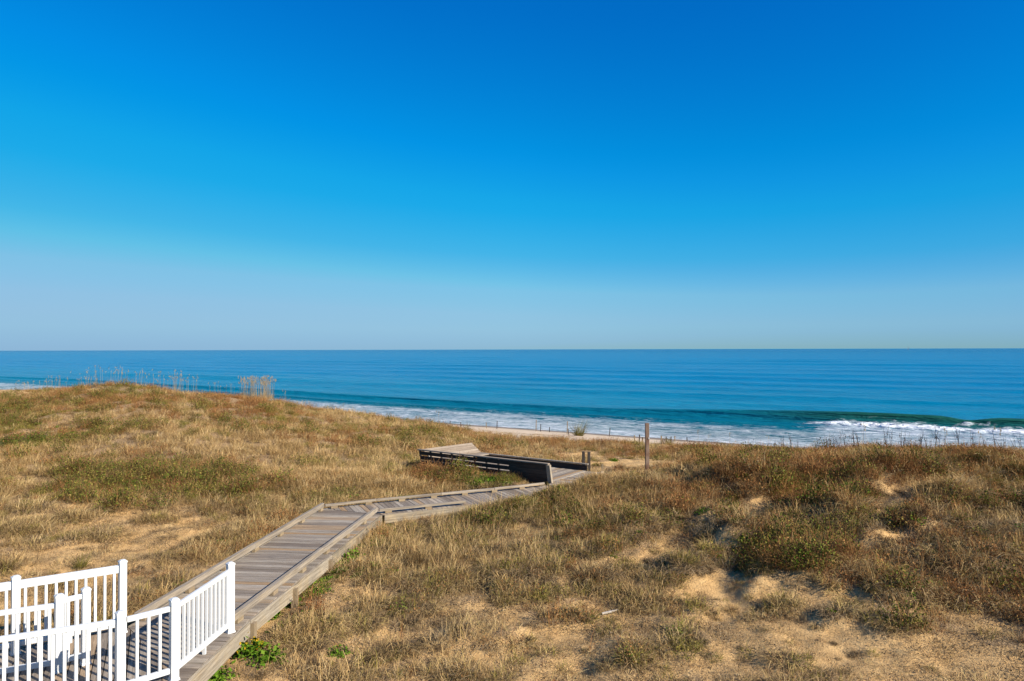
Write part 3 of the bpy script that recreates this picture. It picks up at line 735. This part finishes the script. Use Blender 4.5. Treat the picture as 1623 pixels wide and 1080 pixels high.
lib('golden_grass', [vmesh('golden_grass', [blades(90, .24, .33, .5, 1.2, .010, 4)], [G_gold]) for k in range(3)])
lib('russet_weed', [vmesh('russet_weed', [blades(50, .25, .30, .6, .7, .008, 3), leaves(120, .3, .30, .032, flat=1.0, hollow=.4)], [G_brown, G_brown]) for k in range(3)])
lib('olive_tuft', [vmesh('olive_tuft', [blades(90, .22, .25, .8, 1.3, .008, 3), leaves(70, .25, .22, .035, flat=1.0)], [G_olive, G_olive if k else G_shrub]) for k in range(3)])
lib('leafy_patch', [vmesh('leafy_patch', [leaves(170, .24, .12, .05, flat=.5, hollow=.2, asp=.8)], [G_leaf]) for k in range(3)])
lib('shrub', [vmesh('shrub', [branches(24, .4, .5, .012), leaves(260, .42, .42, .045, flat=1.0, hollow=.2), leaves(160, .45, .4, .04, flat=1.0), blades(60, .4, .42, .6, .9, .009, 4)], [G_wood, G_shrub, G_olive, G_brown]) for k in range(3)])
lib('twiggy', [vmesh('twiggy', [blades(60, .2, .28, .9, .8, .006, 4), leaves(50, .22, .18, .03, flat=1)], [G_wood, G_brown]) for k in range(2)])

lib('litter', [vmesh('litter', [blades(60, .42, .12, 1.3, .6, .008, 2), leaves(40, .42, .05, .035, flat=.8, hollow=0)], [G_grey if k else G_dry, G_grey]) for k in range(3)])
CL = ['litter', 'dry_tuft', 'grey_tuft', 'thatch', 'golden_grass', 'russet_weed', 'olive_tuft', 'leafy_patch', 'shrub', 'twiggy']
#        dry gre tha gol rus oli lea shr twi
BASE = [.5, 1.3, .7, 1.3, .07, .14, .2, .02, 0, .4]
REG = [  # px, py, rx, ry, weights
 (290, 640, 190, 45, [0, .4, .1, .2, .7, 5, .8, 0, .25, .3]),
 (50, 685, 100, 38, [0, .3, 0, .2, .8, 1.2, 5, .5, 1.6, 0]),
 (150, 622, 170, 14, [0, .3, 0, .2, 1.2, 2, 1.5, 0, .4, 0]),
 (470, 675, 75, 32, [0, .3, 0, .2, .9, .8, 4, 0, .6, 0]),
 (210, 725, 300, 28, [0, 1.2, .2, 1.6, 3, .4, .4, 0, 0, 0]),
 (180, 665, 90, 8, [0, .2, 0, 1, 5, .2, .2, 0, 0, 0]),
 (430, 715, 160, 35, [0, .5, .1, .9, 5, .8, .8, 0, 0, 0]),
 (270, 760, 135, 22, [0, .1, .1, .0, .1, .6, 1.6, 1.0, 6, .3]),
 (60, 760, 120, 20, [0, 1.5, .5, 3, .8, 0, .1, 0, 0, 0]),
 (620, 700, 150, 30, [0, .3, 0, .6, 3, 1.6, 2.4, 0, .4, 0]),
 (570, 665, 150, 18, [0, .3, 0, .6, 4, .6, 1.0, 0, 0, 0]),
 (640, 760, 120, 22, [0, .4, .1, .8, 4, 2, .8, .2, 0, 0]),
 (800, 755, 85, 13, [0, .1, 0, 0, .4, 0, 1.2, 7, .4, 0]),
 (560, 790, 80, 10, [0, .4, 0, .4, 1, .3, 1.5, 1.6, 0, 0]),
 (1000, 712, 110, 16, [0, .4, .1, .6, 1.5, 4.5, .8, .1, 0, .3]),
 (930, 695, 60, 7, [0, .3, 0, .2, 1, 1.2, 3, 0, .4, 0]),
 (1300, 715, 330, 18, [0, .4, .1, .4, 3.0, 1.8, 2.4, .1, .1, 0]),
 (1370, 745, 170, 26, [0, .3, .1, .2, .8, 4, 2.4, .3, .3, .2]),
 (1180, 725, 90, 14, [0, .3, 0, .3, 2, .6, 3, 0, .5, 0]),
 (1560, 760, 120, 25, [0, .4, .1, .5, 2.4, .6, 2.4, .3, 0, 0]),
 (1050, 775, 150, 30, [0, 1.6, .4, 1, 1.4, 1, 1.6, .1, 0, .3]),
 (1290, 790, 80, 30, [0, .5, .3, .1, .1, 1.8, 2.2, .9, 1.0, .4]),
 (1240, 865, 80, 38, [0, .5, .6, .1, 0, 2.6, 1.5, .6, 1.0, .8]),
 (1560, 880, 140, 80, [0, 2.2, 1.4, .3, .3, .8, 1.6, .2, .1, .8]),
 (1200, 820, 250, 60, [0, 2.0, 1.2, .4, .3, .9, 1.3, .15, .1, .8]),
 (470, 930, 90, 40, [0, .6, .1, .6, .2, .1, .6, 1.4, 0, .2]),
 (590, 835, 22, 16, [0, .3, 0, .2, 0, 0, 1, 7, 0, 0]), (545, 872, 26, 18, [0, .3, 0, .2, 0, 0, 1, 7, 0, 0]), (500, 918, 26, 22, [0, .3, 0, .2, 0, 0, 1, 7, 0, 0]), (455, 965, 28, 24, [0, .3, 0, .2, 0, 0, 1, 7, 0, 0]), (410, 1025, 34, 32, [0, .3, 0, .2, 0, 0, 1, 7, 0, 0]),
 (560, 850, 60, 40, [0, 1, .1, .6, .6, .2, 1.2, .9, 0, .1]),
 (20, 608, 50, 5, [0, 0, 0, 0, 1, 1, 3, 0, 2, 0]),
]
def scatter():
    N = 150000
    Ymax = 85.0
    # area-uniform in a widened wedge, then thinned with distance
    Y = np.sqrt(rng.random(N)*(Ymax**2-5.0**2)+25.0); X = (rng.random(N)*2-1)*0.98*(Y+1.5)
    dens = np.interp(Y, [5, 12, 20, 35, 60, 85], [1.0, 1.0, .8, .45, .22, .12])
    extra = 190000   # more near by
    Y2 = np.sqrt(rng.random(extra)*(24.0**2-5.0**2)+25.0); X2 = (rng.random(extra)*2-1)*0.98*(Y2+1.5)
    keep = rng.random(N) < dens
    X = np.concatenate([X[keep], X2[::4]]); Y = np.concatenate([Y[keep], Y2[::4]])
    Z = height(X, Y); s = sandiness(X, Y, Z); px, py = proj(X, Y, Z)
    v = X*NS[0]+Y*NS[1]
    dd = deckdist(X, Y)
    lit = smooth(s, .25, .7)
    W = np.tile(np.array(BASE), (len(X), 1))*0.6
    for (bx, by, rx, ry, w) in REG:
        g = np.exp(-(((px-bx)/rx)**2+((py-by)/ry)**2)*1.1)[:, None]
        W = W*(1-np.minimum(g, .93))+np.array(w)[None]*g*1.2
    W[:, 0] = W[:, 1:].sum(1)*(0.2+1.8*lit)
    # clumpy modulation per class
    for c in range(len(CL)):
        W[:, c] *= (0.15+2.2*smooth(fbm(X, Y, 1.8+0.3*c, 80+c, 2), 0.35, 0.68))
    cdf = np.cumsum(W, 1); cdf /= cdf[:, -1:]
    cls = (rng.random(len(X))[:, None] > cdf).sum(1)
    p = np.clip(1.17-s*2.0, 0, 1)
    p = np.where((s > 0.5) & (s < 1.01), np.maximum(p, 0.12*(Y < 24)), p)
    p = np.where((s > 0.5) & (cls == 0), 0.8*(1-smooth(s, .95, 1.2)), p)
    ok = (rng.random(len(X)) < p) & (dd < -0.12) & (v+(fbm(X, Y, 8, 20, 2)-0.5)*6 < 47)
    return X[ok], Y[ok], Z[ok], cls[ok], s[ok], dd[ok]
X, Y, Z, cls, SS, DD = scatter()
print('scatter', len(X), np.bincount(cls))
EPS = 0.02
nx_ = -(height(X+EPS*5, Y)-height(X-EPS*5, Y))/(EPS*10); ny_ = -(height(X, Y+EPS*5)-height(X, Y-EPS*5))/(EPS*10)

def gn_group():
    ng = bpy.data.node_groups.new('scatter', 'GeometryNodeTree')
    ng.interface.new_socket('Geometry', in_out='INPUT', socket_type='NodeSocketGeometry')
    ng.interface.new_socket('Collection', in_out='INPUT', socket_type='NodeSocketCollection')
    ng.interface.new_socket('Geometry', in_out='OUTPUT', socket_type='NodeSocketGeometry')
    gi = ng.nodes.new('NodeGroupInput'); go = ng.nodes.new('NodeGroupOutput')
    iop = ng.nodes.new('GeometryNodeInstanceOnPoints'); ci = ng.nodes.new('GeometryNodeCollectionInfo')
    ci.inputs['Separate Children'].default_value = True; ci.inputs['Reset Children'].default_value = True
    ng.links.new(gi.outputs['Collection'], ci.inputs['Collection'])
    def na(name, t):
        n = ng.nodes.new('GeometryNodeInputNamedAttribute'); n.data_type = t; n.inputs['Name'].default_value = name
        return [o for o in n.outputs if o.name == 'Attribute' and o.enabled][0]
    m2p = ng.nodes.new('GeometryNodeMeshToPoints')
    ng.links.new(gi.outputs['Geometry'], m2p.inputs['Mesh'])
    ng.links.new(m2p.outputs[0], iop.inputs['Points']); ng.links.new(ci.outputs[0], iop.inputs['Instance'])
    iop.inputs['Pick Instance'].default_value = True
    ng.links.new(na('idx', 'INT'), iop.inputs['Instance Index'])
    ng.links.new(na('rot', 'FLOAT_VECTOR'), iop.inputs['Rotation'])
    ng.links.new(na('scl', 'FLOAT_VECTOR'), iop.inputs['Scale'])
    ng.links.new(iop.outputs[0], go.inputs[0]); return ng
NG = gn_group()
LAB = {'litter': ('dead_grass_litter', 'short bits of dead grass strewn over the bare sand', 'grass litter'),
       'dry_tuft': ('dry_grass', 'curling tan dry grass tufts spread over the sandy dunes', 'dry grass'),
       'grey_tuft': ('grey_grass', 'greyish matted dead grass on the sandy slopes', 'dead grass'),
       'thatch': ('straw_thatch', 'flattened straw thatch lying on the sand', 'thatch'),
       'golden_grass': ('golden_grass', 'upright golden dune grass in the hollows and on the crests', 'dune grass'),
       'russet_weed': ('russet_weeds', 'russet brown dried weeds thick on the dune crests', 'weeds'),
       'olive_tuft': ('olive_ground_cover', 'olive green ground cover mixed through the grass', 'ground cover'),
       'leafy_patch': ('leafy_ground_cover', 'bright green low leaves along the boardwalk and platform', 'ground cover'),
       'shrub': ('shrub_cover', 'dark green low scrub growing in thickets on the dunes', 'scrub'),
       'twiggy': ('twiggy_litter', 'brown twiggy dead stems over the sand', 'dead stems')}
for c, nm in enumerate(CL):
    m = cls == c; n = int(m.sum())
    if not n: continue
    base = {'litter': 1.0, 'dry_tuft': .95, 'grey_tuft': .9, 'thatch': .9, 'golden_grass': .9, 'russet_weed': 1.0, 'olive_tuft': .9, 'leafy_patch': .8, 'shrub': .95, 'twiggy': .9}[nm]
    sc = base*(0.55+0.8*rng.random(n))*np.interp(Y[m], [6, 20, 40, 80], [.8, .9, 1.0, 1.4])*np.clip(1.1-SS[m]*0.6, .5, 1)
    sc = sc*(1.12 if nm != 'litter' else 1.0)
    sc = sc*np.clip(0.35+(-DD[m]-0.12)*1.2, 0.35, 1.0)
    zs = sc*(0.8+0.5*rng.random(n))
    S3 = np.stack([sc, sc, zs], 1)
    Rt = np.stack([-ny_[m]*0.5, nx_[m]*0.5, rng.random(n)*6.283], 1)
    me = bpy.data.meshes.new(LAB[nm][0]); me.vertices.add(n)
    me.vertices.foreach_set('co', np.stack([X[m], Y[m], Z[m]], 1).astype(np.float32).ravel())
    a = me.attributes.new('idx', 'INT', 'POINT'); a.data.foreach_set('value', rng.integers(0, LIB[nm][1], n).astype(np.int32))
    a = me.attributes.new('rot', 'FLOAT_VECTOR', 'POINT'); a.data.foreach_set('vector', Rt.astype(np.float32).ravel())
    a = me.attributes.new('scl', 'FLOAT_VECTOR', 'POINT'); a.data.foreach_set('vector', S3.astype(np.float32).ravel())
    o = bpy.data.objects.new(LAB[nm][0], me); COL.objects.link(o)
    md = o.modifiers.new('scatter', 'NODES'); md.node_group = NG
    for it in NG.interface.items_tree:
        if it.in_out == 'INPUT' and it.name == 'Collection': md[it.identifier] = LIB[nm][0]
    tag(o, LAB[nm][1], LAB[nm][2], kind='stuff')

# ------------------------------------------------------------------ individual plants
def plant(name, me, px, py, sc, label, cat, group=None, zs=1.0, lo=6, hi=120):
    x, y, g = ground_at(px, py, lo, hi)
    o = bpy.data.objects.new(name, me); COL.objects.link(o); o.location = (x, y, g-0.01)
    o.scale = (sc, sc, sc*zs); o.rotation_euler = (0, 0, random.uniform(0, 6.28)); return tag(o, label, cat, group)
SH = LIB['shrub'][2]; LP = LIB['leafy_patch'][2]; DT = LIB['dry_tuft'][2]; GT = LIB['grey_tuft'][2]
bigsh = [vmesh('dune_shrub', [branches(40, .6, .7, .014), leaves(650, .62, .55, .05, flat=1.0, hollow=.2), leaves(160, .6, .6, .045, flat=1.0), leaves(420, .66, .5, .04, flat=1.2, hollow=.2), blades(160, .55, .55, .6, .8, .010, 4)], [G_wood, G_shrub, G_leaf, G_brown, G_brown]) for k in range(3)]
thick = [vmesh('dune_shrub', [branches(40, .6, .6, .014), leaves(900, .62, .48, .055, flat=1.0, hollow=.2), leaves(160, .6, .5, .045, flat=1.0), leaves(160, .64, .45, .04, flat=1.2, hollow=.2)], [G_wood, G_shrub, G_leaf, G_brown]) for k in range(2)]
for i, (px, py, sc, zs, lab) in enumerate([
    (1290, 800, 1.0, 1.1, 'dark green bush overhanging the hollow below the right dune crest'),
    (1360, 790, .8, 1.0, 'green bush with bright leaves just right of the dark hollow on the right dune'),
    (1225, 880, .75, .8, 'dark brown shrub throwing a long shadow left, lowest on the right slope'),
    (1275, 895, .85, .8, 'dense mixed green and brown shrub low in the middle of the right slope'),
    (1600, 800, .8, .9, 'dark bush half cut by the right edge of the picture'),
    (1160, 790, .6, .8, 'small dark shrub on the slope left of the bare sand scar'),
    (150, 785, .6, .9, 'dark green shrub at the left end of the thicket in the left field'),
    (215, 778, .7, .8, 'green shrub second along the thicket in the left field'),
    (270, 770, .8, .9, 'dark green shrub in the middle of the left field thicket'),
    (325, 760, .7, .9, 'green shrub right of the middle in the left field thicket'),
    (385, 750, .6, .8, 'green shrub at the right end of the thicket in the left field'),
    (60, 700, .9, .9, 'olive shrub on the lower flank of the left dune'),
    (20, 705, .9, .9, 'olive shrub at the left edge of the picture below the dune')]):
    plant('shrub', bigsh[i % 3] if px > 1000 else thick[i % 2], px, py, sc*(1.0 if px > 1000 else 1.35), lab, 'shrub', 'low shrubs on the dunes', zs)
greenp = [vmesh('green_plant', [leaves(330, .26, .17, .055, flat=.6, hollow=.15, asp=.8)], [G_leaf]) for k in range(2)]
yel = vmesh('yellow_flowering_plant', [leaves(260, .26, .17, .055, flat=.6, hollow=.15, asp=.8), off(leaves(60, .2, .16, .035, flat=1), 0, 0, .06)], [G_leaf, G_yellow])
for i, (px, py, sc, me, lab) in enumerate([
    (400, 1035, 1.0, yel, 'green plant with yellow flowers beside the boardwalk, nearest the camera'),
    (425, 1045, .8, greenp[0], 'low green plant just right of the nearest yellow flowered one'),
    (345, 1075, .7, greenp[1], 'small green plant at the bottom edge below the boardwalk beam'),
    (430, 975, .8, greenp[0], 'low green plant under the boardwalk beam halfway down'),
    (455, 955, .7, greenp[1], 'low green plant tucked against the second support post'),
    (490, 925, .7, greenp[0], 'narrow green plant along the shaded foot of the boardwalk'),
    (512, 905, .6, greenp[1], 'leafy sprig at the foot of the boardwalk beside the round clump'),
    (556, 888, .95, greenp[0], 'rounded bright green clump a step away from the boardwalk'),
    (578, 848, .8, yel, 'yellow flowered plant at the far end of the straight boardwalk'),
    (612, 826, .7, greenp[1], 'green plant in the corner where the boardwalk bends'),
    (535, 1035, .55, greenp[1], 'small isolated green plant on the grass right of the boardwalk'),
    (350, 864, .6, greenp[0], 'small green clump on the sand left of the boardwalk'),
    (872, 760, 1.1, greenp[0], 'bright green plant at the end post of the platform'),
    (852, 757, 1.2, greenp[1], 'bright green plant against the dark wall, second from the end post'),
    (830, 754, 1.2, greenp[0], 'bright green plant against the dark wall, third from the end post'),
    (943, 738, .5, yel, 'yellow flowered plant beside the twin dark posts'),
    (973, 731, .6, greenp[1], 'green bush sitting alone on the pale sand path')]):
    plant('green_plant', me, px, py, sc*1.35, lab, 'plant', 'green leafy plants beside the boardwalk')
spiky = [vmesh('spiky_tuft', [blades(170, .12, .42, .6, .5, .008, 3), blades(60, .1, .3, .5, .5, .01, 3)], [m, G_olive]) for m in (G_olive, G_stalk)]
plant('grass_tuft', spiky[0], 130, 900, .75, 'spiky green and brown tuft alone on the sand behind the rear white railing', 'grass tuft')
plant('grass_tuft', spiky[1], 12, 906, .75, 'dark brown tuft at the left edge behind the rear white railing', 'grass tuft')
plant('grass_tuft', spiky[0], 917, 691, 3.2, 'large round grey green grass clump against the beach sand', 'grass tuft', lo=30, hi=60)
plant('grass_tuft', spiky[1], 102, 772, .8, 'dark tuft standing out on the pale straw of the left field', 'grass tuft')
# separate dry tufts on the bare sand in the foreground
k = 0; tries = 0; tufts = [vmesh('grass_tuft', [blades(190, .22, .34, 1.0, 2.7, .009, 5), CORE()], [m, G_dark]) for m in (G_dry, G_grey, G_dry)] + [vmesh('grass_tuft', [blades(150, .22, .32, 1.0, 2.7, .009, 5), blades(50, .2, .28, .5, 1.5, .009, 4)], [G_grey, G_olive])]
while k < 90 and tries < 9000:
    tries += 1
    y = random.uniform(8.6, 17); x = random.uniform(-.78, .78)*y
    s = float(sandiness(x, y)); d = float(deckdist(np.array(x), np.array(y)))
    if d > -0.4 or not 0.3 < s < 0.75: continue
    side = 'left' if x < -5 else 'right'
    o = bpy.data.objects.new('grass_tuft', tufts[k % 4]); COL.objects.link(o)
    o.location = (x, y, float(height(x, y))-.01); sc = random.uniform(.6, 1.15); o.scale = (sc, sc, sc*.85); o.rotation_euler = (0, 0, random.uniform(0, 6.28))
    tag(o, 'wiry curled dry grass tuft on the open sand %s of the boardwalk' % side, 'grass tuft', 'wiry tufts on the foreground sand %s of the boardwalk' % side); k += 1

# sea oats on the crests
def skyline(px, lo, hi, push=0.0):
    Ys = np.linspace(lo, hi, 300); Xs = (px-811.5)/F*Ys; Zs = height(Xs, Ys); i = int(np.argmax((Zs-CAMZ)/Ys)); y = Ys[i]+push; x = (px-811.5)/F*y
    return float(x), float(y), float(height(x, y))
def oats_mesh(n, r, h, seeds=1):
    v1 = blades(n, r, h, .05, .14, .016, 3, hv=.2); V = v1[0].reshape(n, 8, 3); tips = V[:, 6]
    vs = []; fs = []; ts = []; o = 0
    for t in tips:
        q = leaves(6, .03, .05, .06, flat=1.6, asp=.35); vs.append(q[0]*np.array([1, 1, 1.8])+t-np.array([0, 0, .12])); fs.append(q[1]+o); ts.append(q[2]); o += len(q[0])
    return vmesh('sea_oats', [v1, (np.concatenate(vs), np.concatenate(fs), np.concatenate(ts)), blades(n*2, r, h*.3, .5, 1, .014, 3)], [G_oats, G_oats, G_gold])
for i, (px, py, n, r, h, lab) in enumerate([
    (408, 641, 240, 1.25, 1.9, 'dense pale stand of tall sea oats at the right shoulder of the left dune'),
    (255, 618, 22, 1.3, 1.6, 'thin stand of tall sea oats just right of the dune summit'),
    (285, 622, 30, 1.5, 1.5, 'pale sea oats over the sea between the summit and the dense stand'),
    (350, 630, 12, 1.8, 1.5, 'few sparse sea oats left of the dense pale stand'),
    (200, 612, 14, 1.3, 1.2, 'sea oats standing on the left dune summit'),
    (160, 617, 24, 1.8, 1.5, 'sea oats left of the dune summit above dark weeds'),
    (115, 619, 30, 1.9, 1.2, 'low pale sea oats between the bare sand and the summit'),
    (60, 618, 34, 2.4, 1.1, 'low pale sea oats behind the bare sand at far left')]):
    x, y, g = skyline(px, 34, 70)
    o = bpy.data.objects.new('sea_oats', oats_mesh(n, r, h*0.82)); COL.objects.link(o); o.location = (x, y, g); tag(o, lab, 'sea oats', 'sea oats on the left dune', 'stuff' if i else None)
single = oats_mesh(3, .12, 1.0)
for i in range(14):
    px = random.choice([random.uniform(1095, 1330), random.uniform(440, 700), random.uniform(1340, 1600)])
    py = 712 if px > 1000 else 668
    x, y, g = skyline(px, 20, 56, random.uniform(-1, 0)); o = bpy.data.objects.new('sea_oats', single); COL.objects.link(o); sc = random.uniform(.7, 1.1)
    o.location = (x, y, g); o.scale = (sc, sc, sc); o.rotation_euler = (0, 0, random.uniform(0, 6)); tag(o, 'single thin sea oat stalk rising from the grass against the surf', 'sea oats', 'single sea oat stalks')
# dark dead stalks on the right crest
st_m = [vmesh('weed_stalk', [blades(3, .05, .6, .12, .2, .018, 3, hv=.25), off(leaves(26, .05, .26, .03, flat=1.5, hollow=.1), 0, 0, .30)], [G_stalk, G_stalk]) for k in range(4)]
for px in [1298, 1308, 1314, 1320, 1326, 1331, 1340, 1347, 1352, 1360, 1404, 1411, 1425, 1431, 1437, 1441, 1449, 1455, 1459, 1466, 1472, 1480, 1486, 1492, 1240, 1252, 1262, 1228, 1538, 1560, 1575, 1590, 1607, 1617, 1516]:
    # the crest as seen: walk out along this bearing to the highest line of sight
    Ys = np.linspace(20, 38, 200); Xs = (px-811.5)/F*Ys; Zs = height(Xs, Ys); i = int(np.argmax((Zs-CAMZ)/Ys)); 
    o = bpy.data.objects.new('weed_stalk', random.choice(st_m)); COL.objects.link(o)
    yy = Ys[i]-random.uniform(-.3, .5); xx = (px-811.5)/F*yy; o.location = (xx, yy, float(height(xx, yy))+.12)
    sc = random.uniform(.8, 1.5); o.scale = (sc, sc, sc); o.rotation_euler = (random.uniform(-.15, .15), random.uniform(-.15, .15), random.uniform(0, 6.28))
    tag(o, 'dark brown dead seed stalk standing on the right dune crest against the surf', 'weed stalk', 'dead seed stalks along the right crest')
# bent reddish dead stems in the foreground
for (px, py, sc, lab) in [(798, 1022, 1.0, 'leaning reddish dead stem on the foreground sand'), (935, 1035, .9, 'reddish dead stem beside the grey tufts at bottom centre'), (636, 1020, .8, 'dark dead twiggy stem in the grass right of the boardwalk'), (290, 925, .6, 'thin dead stem left of the boardwalk behind the white post')]:
    plant('dead_stem', vmesh('dead_stem', [blades(5, .04, .5, .5, .4, .012, 4), leaves(14, .1, .3, .03, flat=1)], [G_brown, G_brown]), px, py, sc, lab, 'dead stem')
# pale driftwood stick
x, y, g = ground_at(966, 972); m = MB(); m.bar((x-.16, y-.05, g+.03), (x+.02, y, g+.05), .035, .03, tint=.9); m.bar((x+.02, y, g+.05), (x+.14, y+.06, g+.06), .03, .025, tint=.9, taper=.5)
tag(m.build('driftwood_stick', wood_mat('bleached_wood', [(0, (.42, .37, .30)), (1, (.5, .45, .38))], (.6, .5, .4), .2, .8), None, .004, origin=(x, y, g)), 'bleached white driftwood stick lying on the sand', 'driftwood')

# far sailing boat on the horizon
def sailboat():
    Yb = 5200.0; Xb = (1439-811.5)/F*Yb
    r_ = empty('sailboat', (Xb, Yb, SEA)); tag(r_, 'tiny sailing boat far out on the horizon', 'sailboat')
    m = MB(); m.bar((Xb-7, Yb, SEA+.8), (Xb+7, Yb, SEA+.8), 4, 1.8, taper=.4); m.build('hull', M_bolt, r_)
    m = MB(); m.bar((Xb, Yb, SEA+1.5), (Xb, Yb, SEA+24), .5, .5, up=(0, 1, 0)); m.build('mast', M_bolt, r_)
    V = [(Xb+.4, Yb, SEA+3), (Xb+6, Yb, SEA+3), (Xb+.4, Yb, SEA+23), (Xb+.4, Yb+.15, SEA+3), (Xb+6, Yb+.15, SEA+3), (Xb+.4, Yb+.15, SEA+23)]
    me = mesh_from('sail', np.array(V)-np.array([Xb, Yb, SEA]), [(0, 1, 2), (5, 4, 3), (0, 3, 4, 1), (1, 4, 5, 2), (2, 5, 3, 0)], simple('sail_cloth', (.12, .17, .24)))
    o = bpy.data.objects.new('sail', me); COL.objects.link(o); o.parent = r_
sailboat()
